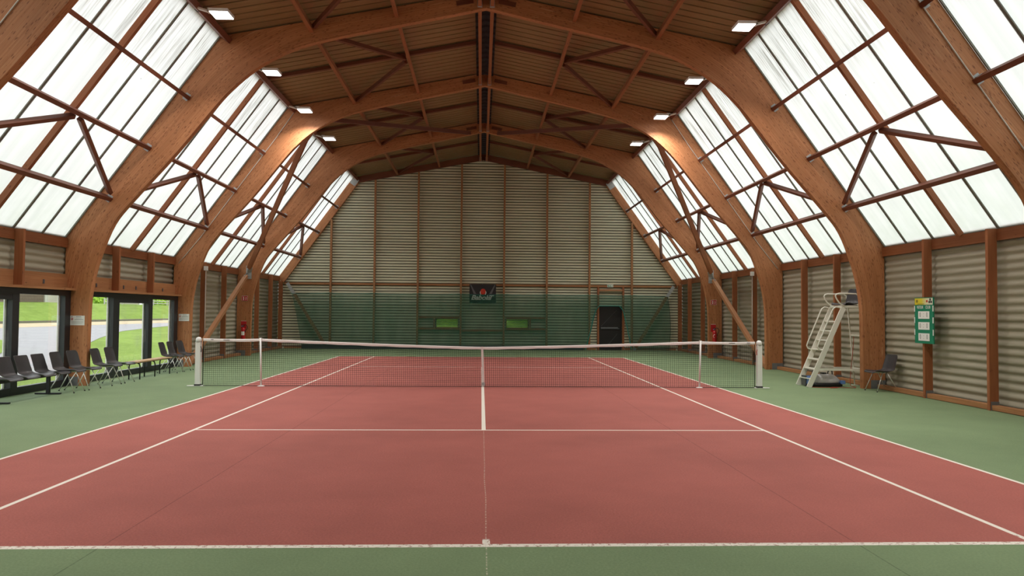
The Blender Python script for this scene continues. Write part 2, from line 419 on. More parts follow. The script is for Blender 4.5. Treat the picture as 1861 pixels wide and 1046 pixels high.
# ---- floor (one mesh: green, red and white areas of the painted surface)
def make_floor():
    LW = .05; B = .07
    xs = {-XE, XE, -5.485, 5.485, -5.485+LW, 5.485-LW, -4.115-LW/2, -4.115+LW/2, 4.115-LW/2, 4.115+LW/2, -.03, .03, -.028, .028}
    ys = {YN, YF, -11.885, 11.885, -11.885+B, 11.885-LW, -6.40-LW/2, -6.40+LW/2, 6.40-LW/2, 6.40+LW/2, -11.885+B+.12}
    xs, ys = sorted(xs), sorted(ys); mb = MB()
    for i in range(len(xs)-1):
        for j in range(len(ys)-1):
            cx, cy = (xs[i]+xs[i+1])/2, (ys[j]+ys[j+1])/2; ax, ay = abs(cx), abs(cy); k = 0
            if ax < 5.485 and ay < 11.885:
                k = 1
                if ax > 5.485-LW or abs(ax-4.115) < LW/2: k = 2
                if cy < -11.885+B or cy > 11.885-LW: k = 2
                if ax < 4.115 and abs(ay-6.4) < LW/2: k = 2
                if ax < .03 and ay < 6.4: k = 2
                if ax < .028 and cy < -11.885+B+.12: k = 2
            mb.face([(xs[i], ys[j], 0), (xs[i+1], ys[j], 0), (xs[i+1], ys[j+1], 0), (xs[i], ys[j+1], 0)], None, k)
    mb.box(-XE-.05, XE+.05, YN-.05, YF+.05, -.25, -.002, 0)
    tag(mb.build('floor', [M['court_green'], M['court_red'], M['court_line']]), kind='structure')
make_floor()

# ---- side walls: corrugated sheets
def wave(z0, z1, pitch, amp, n=8):
    N = int((z1-z0)/pitch*n); return [(z0+(z1-z0)*i/N, amp*math.sin(2*PI*(i/n))) for i in range(N+1)]
def side_wall(sd, name, segs):
    mb = MB()
    for y0, y1, z0, z1 in segs:
        pr = [(z, a) for z, a in wave(0, 3.36, .153, .017) if z0-.001 <= z <= z1+.001]
        P = [[(sd*(XE+.045+a), y, z) for z, a in pr] for y in (y0, y1)]
        mb.grid(P)
    o = mb.build(name, M['sheet'], smooth=True); tag(o, kind='structure'); solid(o, .006)
side_wall(-1, 'wall_left', [(YN, -6, 0, 3.36), (-6, 6, 2.30, 3.36), (6, YF, 0, 3.36)])
side_wall(1, 'wall_right', [(YN, YF, 0, 3.36)])

# ---- gable walls: ribbed steel with openings
def outline_x(z): return XE+.03 if z <= ZE else (XE+(XK-XE)*(z-ZE)/(ZK-ZE)+.03 if z < ZK else XK*(ZR-z)/(ZR-ZK)+.03)
VENTS = [(-2.12, -1.14), (1.14, 2.12)]; VZ = (1.03, 1.38)
DOOR = (5.48, 6.54, 2.05)
def gable(name, y, sd, holes):
    pr = []; p = .128; z = 0
    while z < ZR+.05:
        pr += [(z, 0), (z+.088, 0), (z+.090, .075), (z+.125, .075)]; z += p
    pr = [q for q in pr if q[0] <= ZR]
    cuts = {0.0}
    for h in holes: cuts |= {h[2], h[3]}
    cuts |= {ZK, ZE}
    for c in cuts:
        for i in range(len(pr)-1):
            if pr[i][0] < c < pr[i+1][0]:
                t = (c-pr[i][0])/(pr[i+1][0]-pr[i][0]); pr.insert(i+1, (c, pr[i][1]+(pr[i+1][1]-pr[i][1])*t)); break
    mb = MB()
    for (z0, a0), (z1, a1) in zip(pr, pr[1:]):
        zm = (z0+z1)/2; segs = [(-1e9, 1e9)]
        for h in holes:
            if h[2] <= zm <= h[3]:
                ns = []
                for s0, s1 in segs:
                    if s0 < h[0] < s1: ns += [(s0, h[0]), (h[1], s1)]
                    else: ns.append((s0, s1))
                segs = ns
        for s0, s1 in segs:
            l0, l1 = max(s0, -outline_x(z0)), max(s0, -outline_x(z1)); r0, r1 = min(s1, outline_x(z0)), min(s1, outline_x(z1))
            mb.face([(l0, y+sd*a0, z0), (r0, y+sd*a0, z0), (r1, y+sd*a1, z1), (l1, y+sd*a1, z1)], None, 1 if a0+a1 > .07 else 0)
    o = mb.build(name, [M['gable_sheet'], M['groove_shade']]); tag(o, kind='structure')
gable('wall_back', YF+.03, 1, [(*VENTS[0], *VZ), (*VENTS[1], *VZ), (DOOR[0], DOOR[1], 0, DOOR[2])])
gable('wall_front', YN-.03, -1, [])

# ---- ceiling
def make_ceiling():
    mb = MB(); ys = []; y = YN-.05; p = .30
    while y < YF+.05:
        ys += [(y, 0), (y+.245, 0), (y+.252, -.06), (y+.293, -.06)]; y += p
    for sd in (-1, 1):
        P = [[roof_pt(sd, x, -.03+a, yy) for yy, a in ys] for x in ((XK+.13, .10) if sd > 0 else (.10, XK+.13))]
        mb.grid(P); nq = len(ys)-1
        for i in range(nq):
            if ys[i][1] < -.03 and ys[i+1][1] < -.03: mb.mi[len(mb.mi)-nq+i] = 1
    o = mb.build('ceiling', [M['ceiling'], M['ceil_groove_shade']]); tag(o, kind='structure')
    r = MB(); y = YN
    ys = []
    while y < YF: ys += [(y, 0), (y+.30, 0), (y+.34, .05), (y+.38, 0)]; y += .40
    r.grid([[(sx_*.26, yy, ZR-.02-abs(sx_)*.05-a) for yy, a in ys] for sx_ in (-1, 0, 1)])
    r.build('ridge_sheet', M['ridge'], o)
make_ceiling()

# ---- skylights: one window per bay and side
WN = [0]
for sd, sn in SIDES:
    for y0 in range(-18, 18, 6):
        WN[0] += 1; nm = 'window_%d' % WN[0]
        ya, yb = y0+.0, y0+6.0
        if y0 == 12: yb = YF+.06
        mb = MB(); mb.useoff = False
        n = 24
        P = [[slope_pt(sd, -.05+(SL+.09)*i/n, -.035, yy) for yy in (ya, yb)] for i in range(n+1)]
        off = WN[0]*7.3
        mb.grid(P, 0, lambda i, j: ((ya, yb)[j]+off, SL*i/n))
        wo = mb.build(nm, M['skylight']); tag(wo, kind='structure')
        if y0 < -12: continue
        for k in range(0, 7):
            yy = y0+k
            b = MB()
            if k in (0, 6):
                e = .105 if k == 0 else -.105
                if y0 == 12 and k == 6: continue
                b.beam(slope_pt(sd, 0, -.01, yy+e), slope_pt(sd, SL, -.01, yy+e), .03, .03, (sd*nin.x, 0, nin.y))
            else:
                e = .10 if k == 3 else 0
                b.beam(slope_pt(sd, 0, -.015, yy+e), slope_pt(sd, SL, -.015, yy+e), .045, .02, (sd*nin.x, 0, nin.y), 0)
                b.beam(slope_pt(sd, 0, .0, yy+e+.02), slope_pt(sd, SL, .0, yy+e+.02), .012, .012, (sd*nin.x, 0, nin.y), 1)
            b.build('glazing_bar', [M['bar'], M['steel']], wo)

# ------------------------------------------------------------------ timber arches
ST = [((8.84, 0), (9.36, 0)), ((8.84, 1.0), (9.36, 1.0)), ((8.83, 1.7), (9.36, 1.8)), ((8.80, 2.1), (9.36, 2.3)), ((8.73, 2.5), (9.36, 2.75)),
      ((8.60, 2.97), (9.36, 3.30)), ((8.34, 3.62), (8.92, 3.912)), ((7.96, 4.13), (8.52, 4.47)), ((6.98, 5.26), (7.56, 5.806)), ((6.13, 6.34), (6.74, 6.948)),
      ((5.74, 6.78), (6.36, 7.477)), ((5.26, 7.20), (6.02, 7.95)), ((4.66, 7.56), (4.98, 8.154)), ((4.07, 7.80), (4.22, 8.303)), ((3.10, 8.05), (3.18, 8.507)),
      ((1.97, 8.30), (2.0, 8.738)), ((0.0, 8.74), (0.0, 9.13))]
def catmull(p0, p1, p2, p3, t):
    return tuple(.5*((2*b)+(-a+c)*t+(2*a-5*b+4*c-d)*t*t+(-a+3*b-3*c+d)*t**3) for a, b, c, d in zip(p0, p1, p2, p3))
def arch_stations(sub=4):
    I = [a for a, b in ST]; O = [b for a, b in ST]; out = []
    for i in range(len(ST)-1):
        for k in range(sub):
            t = k/sub; ip = catmull(I[max(i-1, 0)], I[i], I[i+1], I[min(i+2, len(I)-1)], t) if 1 < i < len(ST)-2 else tuple(a+(b-a)*t for a, b in zip(I[i], I[i+1]))
            out.append((ip, tuple(a+(b-a)*t for a, b in zip(O[i], O[i+1]))))
    out.append(ST[-1]); return out
STN = arch_stations()
def half_arch(sd, th=.16):
    mb = MB(); mb.useoff = True; u = 0; R_ = []
    for i, (a, b) in enumerate(STN):
        if i: u += math.hypot(a[0]-STN[i-1][0][0], a[1]-STN[i-1][0][1])
        d = math.hypot(a[0]-b[0], a[1]-b[1]); R_.append((a, b, u, d))
    h = th/2; P3 = lambda p, y: (sd*p[0], y, p[1])
    for (a, b, u, d), (a2, b2, u2, d2) in zip(R_, R_[1:]):
        N = 4
        for k in range(N):
            f0, f1 = k/N, (k+1)/N; L = lambda p, q, f: (p[0]+(q[0]-p[0])*f, p[1]+(q[1]-p[1])*f)
            q = [L(a, b, f0), L(a, b, f1), L(a2, b2, f1), L(a2, b2, f0)]; uv = [(u, d*f0), (u, d*f1), (u2, d2*f1), (u2, d2*f0)]
            mb.face([P3(p, -h) for p in q], uv); mb.face([P3(p, h) for p in q][::-1], [(x+3, y) for x, y in uv][::-1])
        mb.face([P3(a, -h), P3(a2, -h), P3(a2, h), P3(a, h)], [(u, 0), (u2, 0), (u2, .16), (u, .16)])
        mb.face([P3(b, -h), P3(b, h), P3(b2, h), P3(b2, -h)], [(u, 0), (u, .16), (u2, .16), (u2, 0)])
    return mb
def arch(y):
    nm = {-12: 'behind the nearest arch', -6: 'nearest to the camera, cut by the photo edges', 0: 'standing beside the net posts', 6: 'next beyond the net, a pale conduit on its legs', 12: 'farthest one, fire extinguishers on its legs'}[y]
    t = thing('timber_arch', ('curved orange laminated timber arch ' + nm), 'arch', (0, y, 0), 0, 'laminated timber arches')
    for sd, sn in SIDES:
        half_arch(sd).build('arch_half', M['glulam'], t)
        MB().box(min(sd*9.02, sd*9.365), max(sd*9.02, sd*9.365), -.088, .088, 0, .20).build('base_shoe', M['shoe'], t)
        for z in (.06, .14): MB().tube([(sd*9.18, -.10, z), (sd*9.18, -.08, z)], .012, 6).build('shoe_bolt', M['darksteel'], t)
        MB().beam(roof_pt(sd, .33, .17, -.095), roof_pt(sd, .72, .17, -.095), .012, .11, (0, 0, 1)).build('ridge_plate', M['purlin'], t)
for y in (-12, -6, 0, 6, 12): arch(y)

# gable rafters (end wall), rafters at mid bay
for sd, sn in SIDES:
    up = (sd*nin.x, 0, nin.y); rup = (sd*rin.x, 0, rin.y)
    o = MB().beam(slope_pt(sd, -.10, .17, YF-.09), slope_pt(sd, SL+.0, .17, YF-.09), .14, .34, up).build('gable_rafter', M['glulam'])
    tag(o, 'light laminated rafter rising along the %s sloping edge of the end wall' % sn, 'rafter', 'end wall rafters')
    o = MB().beam(roof_pt(sd, XK, .15, YF-.09), roof_pt(sd, .02, .15, YF-.09), .14, .28, rup).build('gable_rafter', M['purlin'])
    tag(o, 'dark upper rafter along the %s half of the end wall top' % sn, 'rafter', 'end wall rafters')
    MB().beam(slope_pt(sd, SL-.32, .16, YF-.165), slope_pt(sd, SL+.02, .16, YF-.165), .012, .30, up).build('knee_plate', M['steel'], o)

def near_far(a, y0): return ARCH[y0 if a == 0 else y0+6]
for sd, sn in SIDES:
    up = (sd*nin.x, 0, nin.y); rup = (sd*rin.x, 0, rin.y)
    for y0 in (-12, -6, 0, 6, 12):
        bn = BAY[y0]; ya, yb = y0+.08, y0+5.92
        if y0 == 12: yb = YF-.16
        ym = y0+3
        # skylight rafter at mid bay
        o = MB().beam(slope_pt(sd, .02, .06, ym), slope_pt(sd, SL-.05, .06, ym), .09, .11, up).build('skylight_rafter', M['post'])
        tag(o, 'brown rafter up the middle of the %s skylight, %s' % (sn, bn), 'rafter', 'skylight mid-bay rafters')
        # three purlins across the skylight
        for s_, nm in ((4.14, 'upper'), (2.70, 'middle'), (1.27, 'lower')):
            o = MB().beam(slope_pt(sd, s_, .215, ya), slope_pt(sd, s_, .215, yb), .085, .17, up).build('purlin', M['purlin'])
            tag(o, '%s dark timber purlin across the %s skylight, %s' % (nm, sn, bn), 'purlin', 'skylight purlins')
            for ye, s2 in ((ya, 1), (yb, -1)):
                b = MB(); c = slope_pt(sd, s_, .215, ye+s2*.004)
                b.beam(slope_pt(sd, s_-.085, .215, ye+s2*.004), slope_pt(sd, s_+.085, .215, ye+s2*.004), .006, .12, up)
                b.beam(slope_pt(sd, s_-.048, .215, ye), slope_pt(sd, s_-.048, .215, ye+s2*.09), .10, .006, (sd*sl.x, 0, sl.y))
                b.beam(slope_pt(sd, s_+.048, .215, ye), slope_pt(sd, s_+.048, .215, ye+s2*.09), .10, .006, (sd*sl.x, 0, sl.y))
                b.build('purlin_hanger', M['steel'], o)
        # V braces in the skylight
        for a, ye in ((0, ya), (1, yb)):
            e = .12 if a == 0 else -.12
            o = MB().beam(slope_pt(sd, 2.61, .22, ym+e*-1), slope_pt(sd, 1.40, .22, ye+e), .08, .10, up).build('skylight_strut', M['purlin'])
            tag(o, '%s slanting strut of the V under the %s skylight, %s' % (NF[a], sn, bn), 'strut', 'skylight V struts')
        # knee beam
        o = MB().beam(slope_pt(sd, SL+.02, .13, ya), slope_pt(sd, SL+.02, .13, yb), .12, .24, up).build('knee_beam', M['purlin'])
        tag(o, 'dark beam where the ceiling meets the %s skylight, %s' % (sn, bn), 'beam', 'knee beams')
        # roof: mid rafter and purlins, ridge purlin
        o = MB().beam(roof_pt(sd, XK-.10, .045, ym), roof_pt(sd, .27, .045, ym), .10, .09, rup).build('roof_rafter', M['purlin'])
        tag(o, 'dark rafter under the %s half of the ceiling, %s' % (sn, bn), 'rafter', 'roof mid-bay rafters')
        for x, nm in ((4.04, 'outer'), (2.10, 'inner')):
            o = MB().beam(roof_pt(sd, x, .18, ya), roof_pt(sd, x, .18, yb), .085, .17, rup).build('roof_purlin', M['post'])
            tag(o, '%s timber purlin below the %s half of the ceiling, %s' % (nm, sn, bn), 'purlin', 'roof purlins')
        o = MB().beam(roof_pt(sd, .19, .24, ya), roof_pt(sd, .19, .24, yb), .085, .20, (0, 0, 1)).build('ridge_purlin', M['post'])
        tag(o, '%s timber purlin beside the dark ridge strip, %s' % (sn, bn), 'purlin', 'ridge purlins')
        for ye, s2 in ((ya, 1), (yb, -1)):
            MB().beam(roof_pt(sd, .19, .24, ye), roof_pt(sd, .19, .24, ye+s2*.06), .11, .22, (0, 0, 1)).build('purlin_shoe', M['steel'], o)
        for a, ye in ((0, ya), (1, yb)):
            e = .12 if a == 0 else -.12
            o = MB().beam(roof_pt(sd, 2.20, .19, ym-e), roof_pt(sd, 3.95, .19, ye+e), .08, .10, rup).build('roof_strut', M['purlin'])
            tag(o, '%s slanting strut of the V under the %s ceiling, %s' % (NF[a], sn, bn), 'strut', 'roof V struts')
        # eave beam in three lengths between the posts, and wall posts
        glazed = sd < 0 and y0 in (-6, 0)
        o = MB().beam((sd*9.335, ya, 3.185), (sd*9.335, yb, 3.185), .05, .21).build('eave_beam', M['post'])
        tag(o, 'horizontal timber beam under the foot of the %s skylight, %s' % (sn, bn), 'beam', 'eave beams')
        zb = 2.18 if glazed else 0.0
        for k in (2, 4):
            if y0 == -12 and k == 2: continue
            which = 'nearer' if k == 2 else 'farther'
            pt = MB().beam((sd*9.222, y0+k, zb+.0), (sd*9.222, y0+k, 3.29), .17, .07, (0, 1, 0))
            o = pt.build('wall_stud' if glazed else 'wall_post', M['post'])
            if glazed: tag(o, '%s of two short studs above the %s glazing, %s' % (which, sn, bn), 'stud', 'short studs above the glazing')
            else:
                tag(o, '%s of two timber posts in the %s wall, %s' % (which, sn, bn), 'post', 'side wall posts')
                MB().beam((sd*9.235, y0+k, 0), (sd*9.235, y0+k, .16), .155, .082, (0, 1, 0)).build('post_shoe', M['shoe'], o)
# extra stud pairs: a post right in front of the second arch, corner posts
for sd, sn in SIDES:
    o = MB().beam((sd*9.222, 12.75, 0), (sd*9.222, 12.75, 3.08), .17, .07, (0, 1, 0)).build('wall_post', M['post'])
    tag(o, 'timber post in the %s wall directly beyond the extinguisher arch' % sn, 'post', 'side wall posts')
    o = MB().beam((sd*9.26, YF-.20, 0), (sd*9.26, YF-.20, 3.08), .16, .16, (0, 1, 0)).build('corner_post', M['post'])
    tag(o, 'thick timber post in the far %s corner of the hall' % sn, 'post', 'corner posts')
    # white pipe on the first post of bay 6-12
    t = thing('wall_conduit', 'thin pale vertical pipe with a white box on top, %s wall' % sn, 'pipe', (sd*9.13, 7.94, 0), 0, 'vertical wall pipes')
    MB().tube([(0, 0, .02), (0, 0, 3.02)], .016, 8).build('pipe', M['conduit'], t, smooth=True)
    bevel(MB().box(-.055, .055, -.05, .05, 3.02, 3.16).build('junction_box', M['white_paint'], t), .01)
    for y, lab in ((6, 'first arch beyond the net'), (-6, 'nearest arch')):
        pts = [slope_pt(sd, SL+.05, .24, y-.095)]+[slope_pt(sd, SL*k/6, .27, y-.095) for k in range(5, 0, -1)]+[Vector((sd*9.22, y-.095, 3.12))]
        o = MB().tube(pts, .011, 6).build('arch_conduit', M['conduit'], smooth=True)
        tag(o, 'thin pale conduit running down the %s leg of the %s' % (sn, lab), 'conduit', 'conduits along the arches')

# sill timbers along the floor
mb = {}
for sd, sn in SIDES:
    root = None
    for y0 in range(-18, 18, 6):
        if sd < 0 and y0 in (-6, 0): continue
        cuts = [y0+.09, y0+1.955, y0+2.045, y0+3.955, y0+4.045, y0+5.91]
        for k in range(0, 6, 2):
            b = MB().beam((sd*9.24, cuts[k], .055), (sd*9.24, cuts[k+1], .055), .14, .09)
            if root is None: root = tag(b.build('baseboard_%s' % sn, M['sill']), kind='structure')
            else: b.build('sill_length', M['sill'], root)
root = tag(MB().beam((-9.1, YF-.04, .05), (DOOR[0]-.15, YF-.04, .05), .05, .09).build('baseboard_back', M['sill']), kind='structure')
MB().beam((DOOR[1]+.15, YF-.04, .05), (9.1, YF-.04, .05), .05, .09).build('sill_length', M['sill'], root)

# ---- gable posts and rail
GX = [-7, -5, -3, -1, 1, 3, 5, 7]
ordn = ['first', 'second', 'third', 'fourth', 'fifth', 'sixth', 'seventh', 'eighth']
for i, x in enumerate(GX):
    ax = abs(x); zt = (ZE+(XE-ax)*(ZK-ZE)/(XE-XK)-.62) if ax > XK else (ZR-(ZR-ZK)*ax/XK-.325)
    o = MB().beam((x, YF-.13, 0), (x, YF-.13, zt), .085, .15, (0, 1, 0)).build('gable_post', M['sill'])
    tag(o, 'tall thin timber post on the end wall, %s of eight from the left' % ordn[i], 'post', 'end wall posts')
b = MB().beam((-9.15, YF-.03, 2.99), (9.15, YF-.03, 2.99), .05, .09)
tag(b.build('gable_rail', M['sill']), 'long horizontal timber rail across the end wall above the green netting', 'rail')
# door frame posts
for x, nm in ((5.42, 'left'), (6.60, 'right')):
    o = MB().beam((x, YF-.09, 0), (x, YF-.09, 2.94), .085, .14, (0, 1, 0)).build('door_post', M['post'])
    tag(o, 'timber post on the %s side of the black exit door' % nm, 'post', 'door posts')
tag(MB().beam((5.465, YF-.09, 2.80), (6.555, YF-.09, 2.80), .11, .08).build('door_header', M['brace']), 'short horizontal timber header above the exit door, below the sign', 'beam')
# black exit door
d = MB().box(DOOR[0]+.02, DOOR[1]-.02, YF-.01, YF+.04, .0, DOOR[2]-.02).build('door_1', M['door_black']); tag(d, kind='structure')
f = MB(); f.box(DOOR[0]-.01, DOOR[0]+.03, YF-.02, YF+.06, 0, 2.05); f.box(DOOR[1]-.03, DOOR[1]+.01, YF-.02, YF+.06, 0, 2.05); f.box(DOOR[0]+.03, DOOR[1]-.03, YF-.02, YF+.06, 2.02, 2.06)
f.build('door_frame', M['black'], d)
MB().tube([(5.56, YF-.06, 1.0), (6.42, YF-.06, 1.0)], .018, 8).build('push_bar', M['darksteel'], d)
MB().tube([(5.56, YF-.045, 1.05), (6.44, YF-.045, 1.05)], .010, 8).build('push_rod', M['steel'], d)
bevel(MB().box(6.36, 6.46, YF-.07, YF-.01, .95, 1.08).build('latch_box', M['black'], d))
MB().tube([(5.58, YF-.018, 1.12), (6.30, YF-.018, 1.86)], .006, 6).build('door_rib', M['darksteel'], d)
MB().tube([(5.80, YF-.018, .12), (6.34, YF-.018, .76)], .006, 6).build('door_rib', M['darksteel'], d)
# exit sign
t = thing('exit_sign', 'small white and green illuminated exit sign above the black door', 'sign', (5.98, YF-.11, 2.94))
bevel(MB().box(-.14, .14, -.035, .035, 0, .13).build('sign_housing', M['white_paint'], t), .01)
MB().box(-.12, .12, -.038, -.034, .018, .112).build('sign_face', M['exit_green'], t)
b = MB(); b.box(-.085, .0, -.042, -.037, .05, .082); b.box(.02, .05, -.042, -.037, .04, .09); b.box(.06, .10, -.042, -.037, .03, .10)
b.build('sign_marks', M['white'], t)
MB().box(-.02, .02, -.02, .02, .13, .15).build('mount_lug', M['white_paint'], t)
MB().box(-.10, .10, .035, .045, .02, .11).build('back_plate', M['white_paint'], t)

# vents with slats and their framing
for i, (x0, x1) in enumerate(VENTS):
    wn = 'window_%d' % (WN[0]+1+i); z0, z1 = VZ
    f = MB(); fr = .03
    f.box(x0-fr, x0, YF-.015, YF+.05, z0-fr, z1+fr); f.box(x1, x1+fr, YF-.015, YF+.05, z0-fr, z1+fr)
    f.box(x0, x1, YF-.015, YF+.05, z1, z1+fr); f.box(x0, x1, YF-.015, YF+.05, z0-fr, z0)
    wo = f.build(wn, M['post']); tag(wo, kind='structure')
    for k in range(5):
        z = z0+.045+k*.066
        MB().beam((x0, YF+.02, z), (x1, YF+.02, z), .05, .028, (0, .35, 1)).build('louvre_slat', M['black'], wo)
RL_ = [(-2.93, -1.07, 1.47, 'above the left slatted vent'), (-2.93, -1.07, .95, 'below the left slatted vent'), (-.93, .93, .88, 'low between the two slatted vents'),
       (1.07, 2.93, 1.47, 'above the right slatted vent'), (1.07, 2.93, .95, 'below the right slatted vent')]
for x0, x1, z, nm in RL_:
    o = MB().beam((x0, YF-.09, z), (x1, YF-.09, z), .12, .09).build('vent_rail', M['post']); tag(o, 'short horizontal timber rail %s' % nm, 'rail', 'end wall vent rails')
for x, nm in ((-2.22, 'left of the left slatted vent'), (2.22, 'right of the right slatted vent')):
    o = MB().beam((x, YF-.09, .995), (x, YF-.09, 1.425), .09, .12, (0, 1, 0)).build('vent_stud', M['post']); tag(o, 'short upright timber stud %s' % nm, 'stud', 'vent studs')

# ---- big diagonal braces
for sd, sn in SIDES:
    t = thing('diagonal_brace', 'pale diagonal timber brace from floor to a steel bracket, %s wall' % sn, 'brace', (0, 0, 0), 0, 'diagonal wall braces')
    a, b_ = Vector((sd*8.98, 6.22, .03)), Vector((sd*8.98, 11.72, 3.02)); 
    MB().beam(a, b_, .12, .14, (sd, 0, 0)).build('brace_timber', M['brace'], t)
    m = MB(); m.beam((sd*8.98, 11.55, 2.93), (sd*8.98, 11.90, 3.12), .014, .16, (0, 0, 1)); m.beam((sd*8.93, 11.905, 2.92), (sd*8.93, 11.905, 3.42), .20, .012, (0, 1, 0))
    m.beam((sd*8.92, 11.90, 3.16), (sd*8.80, 11.66, 3.34), .16, .012, (0, 0, 1)); m.tube([(sd*8.86, 11.8, 3.05), (sd*9.1, 11.8, 3.05)], .02, 8)
    m.build('steel_bracket', M['steel'], t)
    s = MB().beam(Vector((sd*8.86, 11.70, 3.33)), Vector((sd*5.30, 6.12, 7.56)), .12, .15, (sd*nin.x, 0, nin.y)).build('slope_brace', M['post'])
    tag(s, 'long diagonal timber brace crossing below the %s skylight beyond the net' % sn, 'brace', 'diagonal skylight braces')
    r = MB().beam(Vector((sd*5.10, 6.10, 7.66)), Vector((sd*.55, 11.88, 8.67)), .11, .13, (0, 0, 1)).build('roof_brace', M['purlin'])
    tag(r, 'long diagonal timber brace below the %s half of the ceiling beyond the net' % sn, 'brace', 'diagonal roof braces')
    # braces on the end wall, behind the netting
    t = thing('gable_brace', 'diagonal timber brace behind the netting in the far %s corner' % sn, 'brace', (0, 0, 0), 0, 'end wall corner braces')
    MB().beam((sd*8.62, YF-.27, 2.50), (sd*7.15, YF-.27, .12), .13, .10, (0, 1, 0)).build('brace_timber', M['brace'], t)
    MB().beam((sd*8.95, YF-.27, 3.0), (sd*8.60, YF-.27, 2.46), .15, .012, (0, 1, 0)).build('end_bracket', M['steel'], t)
    MB().beam((sd*7.2, YF-.27, .20), (sd*7.06, YF-.27, 0), .15, .012, (0, 1, 0)).build('foot_bracket', M['steel'], t)

# ------------------------------------------------------------------ left glazing
def glazing(name, y0, mull, kind_door):
    """mull: list of (ya, yb) black verticals; between them panes"""
    X = -9.27; t = MB()
    for a, b_ in mull: t.box(X-.06, X+.06, a, b_, 0.0, 2.06)
    ya, yb = mull[0][0], mull[-1][1]
    t.box(X-.062, X+.062, ya, yb, 2.0, 2.125)
    for (a, b_), (c, d_) in zip(mull, mull[1:]): t.box(X-.058, X+.058, b_, c, 0.0, .15)
    o = t.build(name, M['black_frame']); tag(o, kind='structure')
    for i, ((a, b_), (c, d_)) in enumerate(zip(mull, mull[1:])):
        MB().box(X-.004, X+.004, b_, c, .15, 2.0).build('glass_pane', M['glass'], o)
        MB().box(X-.085, X-.061, c-.05, c, .15, 2.0).build('reveal_reflection', M['white_paint'], o)  # pale strip standing in for light reflected on the frame reveal
        if i == kind_door: MB().box(X-.057, X+.057, b_, c, 1.88, 2.0).build('transom', M['black_frame'], o)
    return o
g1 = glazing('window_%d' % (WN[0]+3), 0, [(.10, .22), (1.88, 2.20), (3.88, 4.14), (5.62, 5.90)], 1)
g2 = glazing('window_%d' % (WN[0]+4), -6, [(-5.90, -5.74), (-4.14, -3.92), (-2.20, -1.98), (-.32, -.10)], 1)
for y0 in (-6, 0):
    bn = BAY[y0]
    o = MB().beam((-9.335, y0+.09, 2.30), (-9.335, y0+5.91, 2.30), .05, .36).build('lintel_beam', M['sill']); tag(o, 'orange timber lintel above the left glazing, %s' % bn, 'beam', 'glazing lintels')
    for yy in (y0+1.2, y0+2.6, y0+3.3, y0+5.0): MB().box(-9.308, -9.298, yy-.03, yy+.03, 2.24, 2.33).build('angle_plate', M['darksteel'], o)
    o = MB().beam((-9.21, y0+.10, 2.145), (-9.21, y0+5.90, 2.145), .22, .05).build('ledge', M['sill']); tag(o, 'thin timber ledge directly over the black window frames, %s' % bn, 'ledge', 'window ledges')

# ------------------------------------------------------------------ floodlights
def floodlight(sd, sn, y, lab):
    t = thing('floodlight', lab, 'light', (sd*5.36, y, 7.66), 0, 'square floodlights below the ceiling edges')
    bevel(MB().box(-.19, .19, -.21, .21, .012, .075).build('lamp_housing', M['white_paint'], t), .015)
    MB().box(-.175, .175, -.195, .195, 0, .014).build('lens', M['lens'], t)
    MB().beam((sd*.18, 0, .06), (sd*.50, 0, .15), .10, .035, (0, 0, 1)).build('arm', M['conduit'], t)
    MB().box(min(sd*.17, sd*.27), max(sd*.17, sd*.27), -.05, .05, .05, .14).build('ballast_box', M['conduit'], t)
    MB().tube([(sd*.45, .03, .14), (sd*.50, .10, .10), (sd*.58, .12, .16)], .008, 6).build('cable', M['black'], t)
    ld = bpy.data.lights.new('floodlight_beam', 'AREA'); ld.shape = 'RECTANGLE'; ld.size = .35; ld.size_y = .39
    ld.spread = 2.25; ld.energy = LAMP_W; ld.color = (1, .955, .90)
    lo = bpy.data.objects.new('floodlight_beam', ld); COL.objects.link(lo); lo.parent = t; lo.location = (0, 0, -.012); return t
for sd, sn in SIDES:
    for i, y in enumerate((-2.03, 1.68, 5.25, 8.92, 12.6)):
        if i == 4:  # last pair is added out of sight to brighten the far end
            floodlight(sd, sn, y, 'unseen floodlight added behind the extinguisher arch to light the end wall, %s row' % sn); continue
        floodlight(sd, sn, y, '%s of the four lit floodlights in the %s row, counted from the camera' % (['nearest', 'second', 'third', 'farthest'][i], sn))
    for y in (-5.7, -9.4, -13.1): floodlight(sd, sn, y, 'lit floodlight of the %s row above and behind the photo view' % sn)

